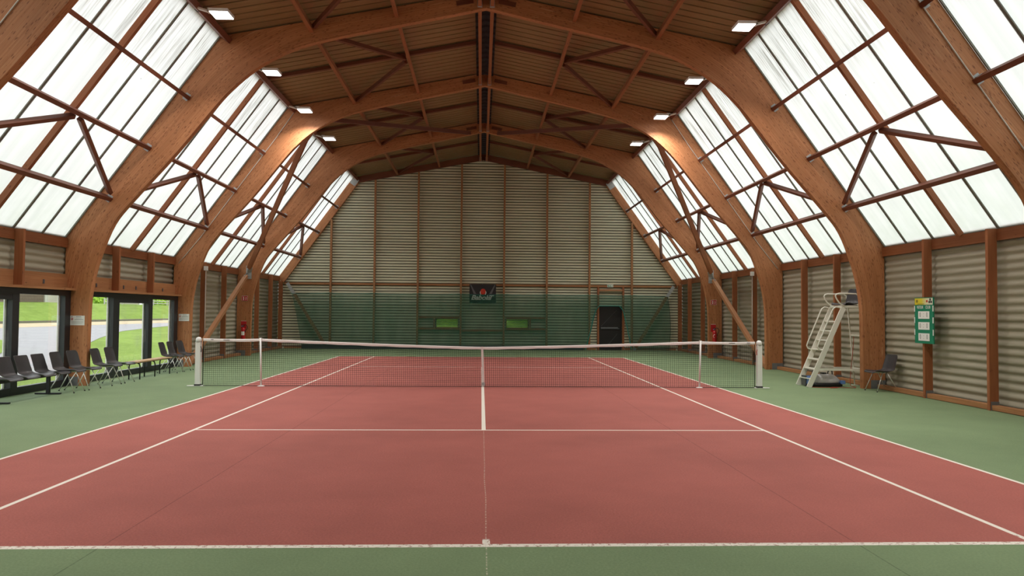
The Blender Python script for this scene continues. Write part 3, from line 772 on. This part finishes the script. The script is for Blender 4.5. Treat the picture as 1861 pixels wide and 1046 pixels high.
# ------------------------------------------------------------------ tennis net
def net_h(x):
    ax = abs(x)
    return .914+(1.07-.914)*(ax/5.03)**1.25 if ax < 5.03 else 1.07-.012*math.sin(PI*min(1, (ax-5.03)/1.27))
def tennis_net():
    t = thing('tennis_net', 'black tennis net with white headband stretched across the court', 'net')
    b = MB(); c = .0445; x = -6.30
    while x <= 6.301:
        h = net_h(x)-.03; b.tube([(x, 0, .012), (x, 0, h)], .0024, 4, cap=False); x += c
    N = 22; xs = np.linspace(-6.30, 6.30, 41)
    for k in range(N):
        f = k/(N-1); b.tube([(xx, .002, .015+(net_h(xx)-.06-.015)*f) for xx in xs], .0024, 4, cap=False)
    for k in range(7):      # doubled mesh in the upper third
        f = .76+.034*k; b.tube([(xx, .006, .015+(net_h(xx)-.075)*f-.011) for xx in xs], .0014, 4, cap=False)
    b.build('netting', M['net_cord'], t)
    for s_, nm in ((-1, 0), (1, 0)):
        MB().tube([(s_*6.31, 0, .02), (s_*6.31, 0, 1.03)], .007, 6).build('side_cord', M['net_cord'], t)
    MB().tube([(xx, 0, .012) for xx in (-6.3, 0, 6.3)], .006, 6).build('bottom_cord', M['net_cord'], t)
    b = MB(); xs = np.linspace(-6.31, 6.31, 81); P = []
    for z, yy in ((-.062, -.011), (-.03, -.014), (-.004, -.009), (0, 0), (-.004, .009), (-.03, .014), (-.062, .011)):
        P.append([(xx, yy, net_h(xx)+z+.004*math.sin(xx*9+z*60)*(z < -.01)) for xx in xs])
    b.grid(P); b.build('headband', M['band'], t, smooth=True)
    MB().tube([(s, 0, net_h(s)-.008) for s in np.linspace(-6.45, 6.45, 31)], .0035, 6).build('net_cable', M['steel'], t)
    b = MB(); b.beam((-.022, -.016, .918), (.012, -.016, .11), .052, .004, (0, 1, 0)); b.build('center_strap', M['band'], t)
    MB().box(-.022, .048, -.02, .006, .03, .105).build('strap_buckle', M['steel'], t)
    for x0, x1 in ((-6.14, -6.08), (-5.86, -5.72), (5.70, 5.84), (6.12, 6.20)):
        o = MB().box(x0, x1, -.0165, -.0145, net_h(x0)-.030, net_h(x0)-.018).build('printed_mark', M['black'], t)
tennis_net()
for sd, sn in SIDES:
    t = thing('net_post', 'white square net post on the %s end of the net' % sn, 'net post', (sd*6.42, .02, 0), 0, 'net posts')
    bevel(MB().box(-.055, .055, -.055, .055, .03, .99).build('post_body', M['white_paint'], t), .014, 3)
    MB().lathe((0, 0, .99), [(.066, 0), (.066, .05), (.055, .085), (.03, .105), (.0, .11)], 14).build('post_cap', M['white_paint'], t, smooth=True)
    MB().lathe((0, 0, .983), [(.068, 0), (.068, .010)], 14).build('cap_joint', M['grey_print'], t)
    MB().box(-.065, .065, -.065, .065, .006, .04).build('ground_sleeve', M['black'], t)
    MB().prism([(-.12-.10*(sd < 0)+.0, -.08), (.12+.10*(sd > 0), -.08), (.20*1+.05*(sd > 0)-.04*(sd < 0), .02), (.10, .09), (-.10, .09), (-.20-.05*(sd < 0)+.04*(sd > 0), .02)],
               lambda u, v, q: (u, v, q), 0.001, .006).build('base_patch', M['white_paint'], t)
    MB().tube([(-sd*.05, -.03, .90), (-sd*.075, -.04, .84), (-sd*.07, -.045, .76)], .009, 6).build('tie_cord', M['cord_red'] if sd > 0 else M['black'], t)
    t = thing('singles_stick', 'thin white singles stick propping the net on the %s side' % sn, 'net stick', (sd*5.03, -.03, 0), 0, 'singles sticks')
    lean = -.03*sd
    MB().tube([(lean+sd*.0, 0, .02), (sd*.0, .0, 1.085)], .021, 8).build('rod', M['white_paint'], t, smooth=True)
    MB().lathe((lean, 0, .001), [(.08, 0), (.08, .008), (.03, .02)], 16).build('foot', M['white_paint'], t)
    MB().box(-.03, .03, -.008, .05, 1.06, 1.085).build('fork', M['white_paint'], t)

# ------------------------------------------------------------------ backstop netting with the arch around the door
def backstop():
    y = YF-.42; zt = 2.56
    def top(x): return zt-.045*abs(math.sin((x+9)*PI/2.0))-.02*(abs(x) > 8)
    def yy(x, z): return y+.035*math.sin(x*1.7+.6)*(1-z/4)+.02*math.sin(x*5.3)*(1-z/3)
    t = thing('backstop_netting', 'green see-through netting hung across the end wall behind the court', 'netting')
    def xl(z): return -8.72+.52*(1-z/zt)**.8
    def xr(z): return 8.62+.10*math.sin((z/zt)*PI)+.08*(1-z/zt)
    zo = [0, .5, 1.0, 1.5, 1.85, 2.06]; ol = [4.78, 4.92, 5.05, 5.16, 5.26, 5.42]; orr = [6.93, 6.84, 6.73, 6.62, 6.53, 6.36]
    ipo = lambda z, A: float(np.interp(z, zo, A))
    b = MB()
    def sheet(fl, fr, z0, zf1, n, rows=14):
        P = []
        for i in range(rows+1):
            f = i/rows; row = []
            for j in range(n+1):
                g = j/n; zz = z0+f*((zf1 if not callable(zf1) else 3)-z0)
                if callable(zf1):
                    x = fl(0)+g*(fr(0)-fl(0)); zz = z0+f*(zf1(x)-z0)
                x = fl(zz)+g*(fr(zz)-fl(zz)); row.append((x, yy(x, zz), zz))
            P.append(row)
        b.grid(P)
    zc = 2.06
    sheet(xl, lambda z: ipo(z, ol), .01, zc, 60); sheet(lambda z: ipo(z, orr), xr, .01, zc, 16)
    def cap(n):
        P = []
        for i in range(5):
            f = i/4; row = []
            for j in range(n+1):
                g = j/n; z = zc; x = xl(zc)+g*(xr(zc)-xl(zc)); zz = zc+f*(top(x)-zc); x2 = xl(zz)+g*(xr(zz)-xl(zz)); row.append((x2, yy(x2, zz), zz))
            P.append(row)
        b.grid(P)
    cap(110)
    b.build('net_fabric', M['netting'], t)
    e = [(ipo(z, ol), yy(ipo(z, ol), z)-.01, z) for z in (.02, .5, 1, 1.5, 1.85, 2.06)]+[(ipo(z, orr), yy(ipo(z, orr), z)-.01, z) for z in (2.06, 1.85, 1.5, 1, .5, .02)]
    MB().tube(e, .022, 6).build('opening_tape', M['teal'], t)
    xs = np.linspace(-8.74, 8.62, 100)
    MB().tube([(x, yy(x, 2.5), top(x)) for x in xs], .008, 5).build('top_rope', M['teal'], t)
    MB().tube([(xr(z), yy(xr(z), z), z) for z in np.linspace(.02, 2.5, 12)], .008, 5).build('edge_rope', M['net_cord'], t)
    b = MB(); P = [[(x, yy(x, 0)-.012-.03*k, .0+h) for x in np.linspace(xl(0), 4.7, 60)] for k, h in ((0, .20), (1, .08), (2, .012))]
    b.grid(P); solid(b.build('bottom_skirt', simple('dark_green_skirt', (.008, .030, .022), .8), t), .004)
backstop()

# banner
def banner():
    y = YF-.27; t = thing('sponsor_banner', 'black sponsor banner with white lettering and a red ball, end wall centre', 'banner', (0, y, 0))
    x0, x1, z0, z1 = -.60, .63, 2.13, 3.02
    P = [[(x0+(x1-x0)*i/16, .015*math.sin(i*.9)*(1-j/8), z0+(z1-z0)*j/8) for i in range(17)] for j in range(9)]
    solid(MB().grid(P).build('banner_cloth', M['banner_black'], t), .004)
    for s_ in (-1, 1):
        MB().prism([(.015+s_*.58, .86), (.015+s_*.54, .86), (.015+s_*.30, .44), (.015+s_*.42, .44)], lambda u, v, q: (u, q, z0+v), -.026, -.020).build('grey_flash', M['banner_grey'], t)
    MB().lathe((.03, -.030, z0+.55), [(.0, -.006), (.115, -.006), (.125, 0), (.125, .008)], 24, axis='y', sy=1.08).build('ball_logo', M['banner_red'], t)
    for s_ in (-1, 1):
        b = MB(); pts = [(.03+s_*(.135-.03*abs(math.sin(a))*0)*math.cos(a*.9), -.030, z0+.50+.11*math.sin(a)) for a in np.linspace(-.9, .55, 9)]
        b.tube(pts, .014, 5); b.build('white_swoosh', M['white'], t)
    MB().box(x0+.05, x1-.05, -.027, -.022, z0+.435, z0+.443).build('seam_line', M['banner_grey'], t)
    A = [text_mesh('lettering', tx, .30, M['white'], t, Matrix.Translation((0, -.030, z0+.265)) @ FACE_NY, shear=.3, bold=.008, extrude=.003) for tx in ('Babola', 'T')]
    bb = [(min(v.co.x for v in o.data.vertices), max(v.co.x for v in o.data.vertices)) for o in A]
    wtot = (bb[0][1]-bb[0][0])+(bb[1][1]-bb[1][0])-.05; k = 1.06/wtot
    for o, x_ in ((A[0], -.515), (A[1], -.515+(bb[0][1]-bb[0][0]-.05)*k)):
        b0 = bb[0][0] if o is A[0] else bb[1][0]; zb = min(v.co.z for v in A[0].data.vertices)
        dz = zb-min(v.co.z for v in o.data.vertices)
        for v in o.data.vertices: v.co.x = x_+(v.co.x-b0)*k; v.co.z += dz
    for s_ in (-.55, .0, .58): MB().tube([(s_+.0, .01, z1-.02), (s_, .10, z1+.02)], .006, 6).build('tie', M['white'], t)
banner()

# ------------------------------------------------------------------ chairs
def shell(wf=.215, wb=.205, flat=False):
    prof = [(.275, -.024, .90), (.265, .0, .97), (.20, .010, 1.02), (.08, -.004, 1.0), (-.02, -.008, 1.0), (-.11, .002, 1.0), (-.165, .028, 1.03), (-.198, .075, 1.03), (-.215, .14, 1.01),
            (-.232, .21, 1.0), (-.250, .28, 1.0), (-.266, .33, .99 if not flat else 1.0), (-.275, .362, .90 if not flat else .98), (-.280, .378, .72 if not flat else .95)]
    P = []; n = 10
    for i, (f, z, k) in enumerate(prof):
        g = i/(len(prof)-1); hw = (wf+(wb-wf)*g)*k; row = []
        for j in range(n+1):
            u = -1+2*j/n; cup = .030*u**4*(0 if i < 1 else 1)*(1-.3*g)
            row.append((f+(cup*1.4 if i > 6 else 0), u*hw, z+(cup if i <= 7 else 0)))
        P.append(row)
    return MB().grid(P)
def add_shell(parent, loc=(0, 0, 0), flat=False):
    o = shell(flat=flat).build('seat_shell', M['shell'], parent, smooth=True); o.location = loc; solid(o, .008)
    s_ = o.modifiers.new('sub', 'SUBSURF'); s_.levels = 1; s_.render_levels = 1; return o
CH_GROUP = 'charcoal shell chairs along the left glazing'
def chair():
    t = thing('shell_chair', 'x', 'chair', (0, 0, 0), 0, CH_GROUP)
    add_shell(t, (0, 0, .43))
    for fx in (1, -1):
        for sy in (-1, 1):
            MB().tube([(fx*.05+.03, sy*.16, .415), ((.24 if fx > 0 else -.24), sy*.215, .012)], .0085, 8).build('leg', M['chrome'], t, smooth=True)
            MB().lathe(((.24 if fx > 0 else -.24), sy*.215, 0), [(.014, 0), (.014, .02)], 8).build('rubber_foot', M['black'], t)
    b = MB(); b.tube([(.05, -.16, .412), (.05, .16, .412)], .010, 8); b.tube([(.01, -.16, .412), (.01, .16, .412)], .010, 8); b.tube([(-.12, 0, .412), (.16, 0, .412)], .012, 8)
    b.build('seat_frame', M['chrome'], t, smooth=True)
    return t
c0 = chair()
CH = [(-8.55, -1.42, .04, 'charcoal shell chair directly beside the black beam seating, left glazing'),
      (-8.53, -.82, -.03, 'charcoal shell chair in front of the big timber column on the left'),
      (-8.52, .12, .02, 'charcoal shell chair just past the left column, before the bench'),
      (-8.52, .76, -.02, 'charcoal shell chair touching the near end of the wooden bench'),
      (-8.52, 3.72, .05, 'charcoal shell chair nearest beyond the far end of the wooden bench'),
      (-8.52, 4.26, .0, 'charcoal shell chair in the middle of three beyond the bench'),
      (-8.52, 4.94, -.04, 'charcoal shell chair beside the net post, last in the left row')]
for i, (x, y, r, lab) in enumerate(CH):
    o = c0 if i == 0 else copy_tree(c0)
    o.location = (x, y, 0); o.rotation_euler = (0, 0, r); tag(o, lab)
    o.scale = (1.07, 1.05, 1.02)
o = copy_tree(c0); o.scale = (1.07, 1.05, 1.02); o.location = (8.98, -.62, 0); o.rotation_euler = (0, 0, PI+.10); o['group'] = 'shell chair on the right'
tag(o, 'single charcoal shell chair against the right wall beside the column')
# beam seating
t = thing('beam_seating', 'black beam seating with four charcoal shells by the left glazing', 'seating', (-8.68, -2.65, 0))
MB().beam((0, -1.15, .375), (0, 1.0, .375), .07, .05).build('beam', M['black'], t)
for y in (-.85, .80):
    l = MB().beam((0, y, .03), (0, y, .35), .06, .06).build('leg', M['black'], t)
    bevel(MB().beam((-.25, y, .018), (.25, y, .018), .05, .026).build('foot_bar', M['black'], l), .008)
for y in (-.80, -.27, .27, .81):
    add_shell(t, (.03, y, .425), True).scale = (1.12, 1.08, 1.0)
    MB().beam((-.14, y, .405), (.16, y, .405), .12, .03).build('seat_bracket', M['black'], t)
# bench
t = thing('bench', 'low wooden bench with black hoop legs between the left chairs', 'bench', (-8.46, 2.28, 0))
bevel(MB().beam((0, -1.05, .435), (0, 1.05, .435), .28, .03).build('bench_top', M['bench_wood'], t), .008)
for y in (-.85, 0, .92):
    MB().tube([(-.13, y, .01), (-.13, y, .33), (-.11, y, .39), (-.06, y, .41), (.06, y, .41), (.11, y, .39), (.13, y, .33), (.13, y, .01)], .016, 8).build('hoop_leg', M['black'], t, smooth=True)
MB().beam((.0, -.95, .405), (0, .95, .405), .04, .03).build('under_rail', M['black'], t)

# ------------------------------------------------------------------ umpire chair
def umpire():
    t = thing('umpire_chair', 'tall cream umpire ladder chair standing before the right column', 'umpire chair', (0, 0, 0))
    yn, yf = .17, .77; c = M['cream_paint']
    up = Vector((8.50, 0, 1.88)); ft = Vector((7.66, 0, .0))
    for y, nm in ((yn, 'n'), (yf, 'f')):
        a, b_ = Vector((ft.x, y, .0)), Vector((up.x, y, up.z))
        MB().beam(a, b_, .03, .115, (-.9, 0, .4)).build('stringer', c, t)
        MB().tube([(8.90, y, 1.90), (9.06, y, .02)], .016, 8).build('rear_leg', c, t, smooth=True)
        MB().box(8.99, 9.14, y-.04, y+.04, 0, .012).build('foot_plate', c, t)
        MB().beam((7.86, y, .42), (9.02, y, .42), .025, .05).build('lower_rail', c, t)
        # arm hoop
        pts = [(8.52, y, 1.93), (8.45, y, 1.95), (8.38, y, 2.02), (8.33, y, 2.10), (8.31, y, 2.16), (8.34, y, 2.20), (8.40, y, 2.215), (8.60, y, 2.215), (8.80, y, 2.21), (8.86, y, 2.17), (8.90, y, 2.05), (8.93, y, 1.90)]
        MB().tube(pts, .017, 8).build('arm_hoop', c, t, smooth=True)
        # ladder handrail
        h = [(8.47, y, 1.83), (8.40, y, 1.885), (8.32, y, 1.895), (8.26, y, 1.86), (8.22, y, 1.79), (7.90, y, 1.04), (7.875, y, .96), (7.90, y, .90), (7.97, y, .87), (8.03, y, .86)]
        MB().tube(h, .015, 8).build('ladder_handrail', c, t, smooth=True)
    for k in range(7):
        z = .20+k*.2255; f = z/1.88; x = 7.66+(8.50-7.66)*f
        MB().box(x-.055, x+.075, yn, yf, z-.012, z+.012).build('tread', c, t)
    MB().box(8.46, 8.98, yn, yf, 1.885, 1.935).build('platform', c, t)
    MB().beam((8.98, yn, 1.22), (8.98, yf, 1.22), .03, .04).build('cross_rail', c, t)
    MB().beam((9.02, yn, .42), (9.02, yf, .42), .03, .04).build('cross_rail', c, t)
    o = shell(.20, .18).build('seat_shell', M['shell'], t, smooth=True); solid(o, .008); o.scale = (1.1, 1.12, 1.0); o.location = (8.74, .45, 1.965); o.rotation_euler = (0, 0, PI+.38)
    MB().box(8.62, 8.92, .34, .60, 1.935, 1.955).build('seat_mount', M['black'], t)
umpire()

# floor cleaning machine beneath the ladder
def machine():
    t = thing('floor_cleaner', 'low rounded grey and blue machine on the floor under the umpire ladder', 'cleaning machine', (8.16, .50, 0)); t.scale = (1, 1, 1.15)
    def el(prof, n=28, e=2.6):
        b = MB(); rows = []
        for rx, ry, z in prof:
            row = []
            for k in range(n+1):
                a = 2*PI*k/n; c_, s_ = math.cos(a), math.sin(a)
                row.append((rx*math.copysign(abs(c_)**(2/e), c_), ry*math.copysign(abs(s_)**(2/e), s_), z))
            rows.append(row)
        return b.grid(rows)
    o = el([(0, 0, .0), (.43, .20, 0), (.45, .22, .03), (.40, .20, .085), (.30, .17, .09)]).build('base_skirt', M['black'], t, smooth=True)
    o = el([(.36, .19, .07), (.39, .20, .10), (.37, .19, .14), (.30, .17, .20), (.22, .14, .245), (.10, .08, .258), (0, 0, .26)]).build('hood', M['machine_grey'], t, smooth=True)
    for x in (-.40, .40): bevel(MB().box(x-.045, x+.045, -.19, -.08, .06, .13+(.09 if x < 0 else 0)).build('blue_cap', M['blue'], t), .015)
    for x in (-.22, .16): MB().tube([(x-.06, 0, .22), (x-.05, 0, .30), (x, 0, .35), (x+.05, 0, .31), (x+.06, 0, .22)], .014, 8).build('handle', M['black'], t, smooth=True)
    bevel(MB().box(-.46, -.20, -.06, .18, .02, .22).build('dark_wheel_block', M['darksteel'], t), .04, 3)
    MB().box(-.05, .05, -.06, .06, .25, .285).build('top_knob', M['black'], t)
machine()
pts = [(7.74, .20, .008), (7.95, .08, .008), (8.15, .14, .008), (8.30, .05, .008), (8.10, .0, .008), (8.25, .18, .008), (8.5, .06, .008), (8.75, .10, .008), (8.82, .40, .008), (8.88, .62, .01), (8.92, .70, .25), (8.96, .66, .8), (8.99, .66, 1.2)]
def smooth_pts(p, k=5):
    out = []
    for i in range(len(p)-1):
        for j in range(k): out.append(catmull(p[max(i-1, 0)], p[i], p[i+1], p[min(i+2, len(p)-1)], j/k))
    return out+[p[-1]]
tag(MB().tube([(x, y, max(z, .008)) for x, y, z in smooth_pts(pts)], .007, 6).build('extension_cord', M['cord_red'], smooth=True), 'thin red-brown cord lying on the floor around the umpire chair', 'cord')

# ------------------------------------------------------------------ scoreboard
def scoreboard():
    x = 9.10; t = thing('scoreboard', 'tall green scoreboard with yellow header and three 0:0 rows, right wall', 'scoreboard', (x, -2.08, 1.13))
    MB().box(0, .025, -.33, .33, 0, .95).build('board', M['board_green'], t)
    MB().box(-.004, .0, -.315, .315, .80, .935).build('header', M['header_yellow'], t)
    # header marks: crest, oval, three-ball emblem, thin text line
    m = MB().lathe((-.006, .235, .875), [(.034, 0), (.034, .003)], 14, axis='x').build('crest_mark', M['yellow_mark'], t)
    MB().lathe((-.006, -.12, .872), [(.030, 0), (.030, .003)], 14, axis='x', sy=.8).build('oval_mark', M['banner_red'], t)
    for y, z in ((-.235, .905), (-.205, .855), (-.268, .855)): MB().lathe((-.006, y, z), [(.027, 0), (.027, .003)], 12, axis='x').build('ball_mark', M['black'], t)
    MB().box(-.006, -.004, -.02, .22, .812, .822).build('small_print_line', M['yellow_mark'], t)
    text_mesh('title_text', 'VISITEUR', .085, M['white'], t, Matrix.Translation((-.003, .13, .745)) @ FACE_NX, sx=.72)
    text_mesh('title_text', 'CLUB', .085, M['white'], t, Matrix.Translation((-.003, -.15, .745)) @ FACE_NX, sx=.85)
    for z in (.51, .285, .055):
        c = MB().box(-.006, 0, -.20, .19, z, z+.155).build('score_card', M['white'], t)
        for y in (.12, -.12): text_mesh('score_digit', '0', .145, M['grey_print'], c, Matrix.Translation((-.008, y, z+.078)) @ FACE_NX, sx=.62)
        for dz in (.05, .105): MB().box(-.008, -.006, -.006, .006, z+dz-.006, z+dz+.006).build('colon_dot', M['grey_print'], c)
    for z in (.66, .42, .17):
        for y in (.325, -.325): MB().box(-.006, .004, y-.012, y+.012, z, z+.12).build('side_tab', M['white'], t)
    MB().box(.025, .06, -.05, .05, .20, .26).build('wall_bracket', M['steel'], t)
scoreboard()

# ------------------------------------------------------------------ notices, extinguishers
def notice(x, y, z, lab):
    t = thing('notice_board', lab, 'sign', (x, y, z), 0, 'white notices on the left columns')
    bevel(MB().box(-.155, .155, -.004, .004, 0, .215).build('plate', M['white'], t), .003)
    for (a, b_, c_, d_) in ((-.03, .08, .19, .197), (-.03, .09, .178, .184), (-.03, .09, .145, .151), (-.06, .13, .122, .132), (-.13, .13, .085, .088), (-.13, .13, .07, .073), (-.13, .13, .055, .058), (-.13, .11, .04, .043)):
        MB().box(a, b_, -.006, -.004, c_, d_).build('printed_line', M['grey_print'], t)
    MB().tube([(-.115+.018*math.cos(a), -.006, .14+.020*math.sin(a)) for a in np.linspace(0, 2*PI, 15)[:-1]], .005, 5, closed=True).build('red_ring', M['redsign'], t)
    MB().lathe((-.12, -.006, .19), [(.012, 0), (.012, .002)], 10, axis='y').build('emblem', M['grey_print'], t)
notice(-9.06, -.085, 1.345, 'white notice plate on the timber column nearest the beam seating')
notice(-9.03, 5.915, 1.375, 'white notice plate on the farther timber column, above the last chairs')
for sd, sn, xx in ((-1, 'left', -9.07), (1, 'right', 9.04)):
    t = thing('fire_extinguisher', 'red fire extinguisher hung on the %s column behind the net' % sn, 'fire extinguisher', (xx, 11.80, .62), 0, 'fire extinguishers')
    MB().lathe((0, 0, 0), [(.05, 0), (.078, .015), (.08, .05), (.08, .36), (.07, .41), (.035, .44), (.022, .45), (.022, .48)], 18).build('cylinder', M['red'], t, smooth=True)
    MB().box(-.025, .025, -.03, .03, .48, .53).build('valve', M['darksteel'], t)
    MB().beam((-.09, 0, .545), (.04, 0, .56), .025, .014).build('trigger', M['black'], t)
    MB().tube(smooth_pts([(.02, 0, .52), (.08, -.01, .56), (.15, -.02, .50), (.15, -.02, .40), (.10, -.04, .34), (.09, -.06, .26)]), .012, 8).build('hose', M['black'], t, smooth=True)
    MB().lathe((-.05, -.035, .50), [(.02, 0), (.02, .012)], 12, axis='y').build('gauge', M['blue'], t)
    P = [[(.0815*math.sin(a), -.0815*math.cos(a), z) for a in np.linspace(-.9, .9, 9)] for z in (.16, .30)]
    MB().grid(P).build('label', M['white'] if sd < 0 else M['redsign'], t)
    if sd > 0: MB().tube([(-.03+.05*math.cos(a), -.083, .24+.06*math.sin(a)) for a in np.linspace(1.2, 4.6, 10)], .008, 5).build('white_arc', M['white'], t)
    MB().box(-.03, .03, .07, .115, .30, .36).build('hook', M['black'], t)
    p = thing('extinguisher_plate', 'small red plate behind the fire extinguisher top, %s column' % sn, 'sign', (xx-.02*1, 11.912, 1.02), 0, 'red extinguisher plates')
    MB().box(-.10, .10, -.003, .003, 0, .30).build('red_plate', M['redsign'], p); MB().box(-.10, .10, -.004, -.003, .29, .30).build('plate_rim', M['white'], p)
    g = thing('extinguisher_sign', 'red and white extinguisher pictogram sign, %s column behind the net' % sn, 'sign', (xx-.0, 11.912, 2.08), 0, 'extinguisher pictogram signs')
    MB().box(-.11, .11, -.003, .003, 0, .19).build('sign_rim', M['white'], g)
    MB().box(-.103, .103, -.005, -.003, .007, .183).build('sign_plate', M['redsign'], g)
    MB().box(-.055, -.025, -.007, -.005, .03, .14).build('bottle_symbol', M['white'], g); MB().box(-.062, -.02, -.007, -.005, .145, .160).build('bottle_symbol', M['white'], g)
    MB().tube([(.045+.022*math.cos(a), -.007, .09+.05*math.sin(a)) for a in np.linspace(0, 2*PI, 15)[:-1]], .005, 5, closed=True).build('flame_symbol', M['white'], g)

# ------------------------------------------------------------------ outside
def gz(x): return .054*(-x-9.5)-.04
def patch(name, poly, mat, dz, th=.03, n=1):
    b = MB(); b.face([(x, y, gz(x)+dz) for x, y in poly]); o = b.build(name, mat); tag(o, kind='structure'); return o
b = MB(); P = [[(x, y, gz(x)) for y in np.linspace(-60, 120, 10)] for x in (-27, -9.45)]; b.grid(P)
P = []
for x, z in ((-45, 2.35), (-36, 2.30), (-30.3, 2.18), (-29.6, 2.08), (-28.4, 1.55), (-27.4, 1.12), (-27.0, gz(-27)+.0)):
    P.append([(x, y, z+.03*math.sin(y*.7+x)*(x > -36)) for y in np.linspace(-60, 120, 90)])
b.grid(P)
b.face([(9.45, -60, -.06), (60, -60, -.06), (60, 120, -.06), (9.45, 120, -.06)]); b.face([(-9.45, 18.1, -.06), (9.45, 18.1, -.06), (9.45, 120, -.06), (-9.45, 120, -.06)])
b.face([(-9.45, -60, -.06), (9.45, -60, -.06), (9.45, -18.1, -.06), (-9.45, -18.1, -.06)])
tag(b.build('lawn', M['grass']), kind='structure')
inner = [(-11.2, -30), (-11.0, -6), (-10.9, .5), (-11.0, 2.8), (-12.6, 6.5), (-14.3, 10.2), (-15.8, 13.6), (-17.4, 17.8), (-18.9, 22.2), (-19.9, 25.5), (-21.0, 31.5), (-21.7, 36.7), (-22.2, 46), (-22.4, 90)]
patch('path', inner+[(-24.0, 90), (-24.0, -30)], M['asphalt'], .012)
patch('grass_island', [(-18.9, 13.2), (-18.1, 12.4), (-17.2, 11), (-16.3, 9.4), (-15.2, 7.2), (-14.3, 5.0), (-13.6, 1.5), (-13.4, -6), (-13.6, -18), (-20.0, -18), (-20.4, 0), (-20.0, 9), (-19.5, 12.6)], M['grass'], .03)
patch('sand_strip', [(-24.0, -30), (-24.0, 90), (-26.4, 90), (-26.4, -30)], M['sand'], .015)
tag(MB().beam((-26.75, -30, gz(-26.75)+.05), (-26.75, 90, gz(-26.75)+.05), .22, .16).build('kerb', M['kerb']), kind='structure')
# timber fence, post and wire fence on the bank
t = thing('board_fence', 'weathered brown board fence on the bank outside, seen through left glazing', 'fence', (-30.4, 0, 2.1))
b = MB()
for i in range(110):
    y = 20+i*.15
    b.box(-.02, .02, y, y+.14, 0.05, 1.45+.02*random.random())
o = b.build('boards', M['fence_wood'], t); o['kind'] = 'stuff'
for z in (.3, 1.2): MB().box(-.07, -.02, 20, 36.4, z, z+.08).build('fence_rail', M['fence_wood'], t)
MB().box(-.10, .10, 20, 36.4, 0, .07).build('base_board', M['kerbpale'], t)
tag(MB().box(-30.5, -30.3, 36.5, 36.75, 2.0, 3.8).build('gate_pillar', M['kerbpale']), 'pale square pillar between board fence and wire fence outside', 'pillar')
t = thing('wire_fence', 'grey wire fence on the bank outside beside the pale pillar', 'fence', (-30.4, 36.8, 2.1))
for k in range(4):
    MB().tube([(0, .1+k*1.6, 0), (0, .1+k*1.6, 1.5)], .035, 6).build('fence_pole', M['steel'], t)
b = MB()
for k in range(49): b.tube([(0, .1+k*.1, .05), (0, .1+k*.1, 1.45)], .006, 4)
for k in range(15): b.tube([(0, .1, .05+k*.1), (0, 4.9, .05+k*.1)], .006, 4)
o = b.build('wire_mesh', M['steel'], t); o['kind'] = 'stuff'
def bush(name, c, r, lab, n=900, seed=0, cat='hedge', mat='hedge', grp=None):
    rg = random.Random(seed); b = MB()
    for i in range(n):
        d = Vector((rg.gauss(0, 1), rg.gauss(0, 1), rg.gauss(0, 1))); d.normalize(); q = Vector((d.x*r[0], d.y*r[1], d.z*r[2]))*rg.uniform(.55, 1.0); q.z = max(q.z, -r[2]*.95)
        s_ = rg.uniform(.08, .17)*min(1.6, max(r))**.5; u = Vector((rg.gauss(0, 1), rg.gauss(0, 1), rg.gauss(0, 1))).normalized(); v_ = u.cross(d if abs(u.dot(d)) < .95 else Vector((0, 0, 1))).normalized()
        b.face([q-u*s_, q-v_*s_*.5, q+u*s_, q+v_*s_*.5])
    return tag(b.build(name, M[mat], None, c), lab, cat, grp)
bush('hedge_bush', (-32.2, 47, 2.6), (1.0, 2.4, .75), 'green bush on the bank top outside the middle window', 900, 1)
bush('hedge_bush', (-32.4, 60, 2.7), (1.0, 4.0, .8), 'long low green bush farther along the bank outside', 1100, 2)
t = thing('distant_house', 'distant pale house with red shutters above the bank outside', 'house', (-40, 58, 2.3))
MB().box(-4, 4, -6, 6, 0, 3.4).build('house_walls', M['housewall'], t)
MB().prism([(-4.6, 3.4), (4.6, 3.4), (0, 5.6)], lambda u, v, q: (u, q, v), -6.4, 6.4).build('house_roof', M['kerb'], t)
for y in (-4.6, -2.2, .4, 3.0):
    w_ = MB().box(4.0, 4.05, y, y+.9, .7, 1.9).build('house_window', M['darksteel'], t)
    MB().box(4.0, 4.08, y-.45, y-.02, .65, 1.95).build('shutter', M['brickred'], w_)
for z in (.35, .75): pass
t = thing('rail_fence', 'low pale two-rail fence along the bank top outside', 'fence', (-29.9, 44, 2.15))
for z in (.18, .40): MB().beam((0, 0, z), (0, 30, z), .04, .07).build('rail', M['kerbpale'], t)
for k in range(11): MB().beam((0, k*3, 0), (0, k*3, .5), .08, .08, (0, 1, 0)).build('rail_post', M['kerbpale'], t)
# hedge behind the end wall, seen through the vents
b = MB(); P = [[(x, 23.5+.25*math.sin(x*2.1+z*3)+.15*math.sin(z*9+x), z) for x in np.linspace(-9, 9, 90)] for z in np.linspace(-.06, 2.8, 20)]
b.grid(P); tag(b.build('garden_hedge', M['hedge'], smooth=True), 'bright green hedge outside, glimpsed through the end wall vents', 'hedge')
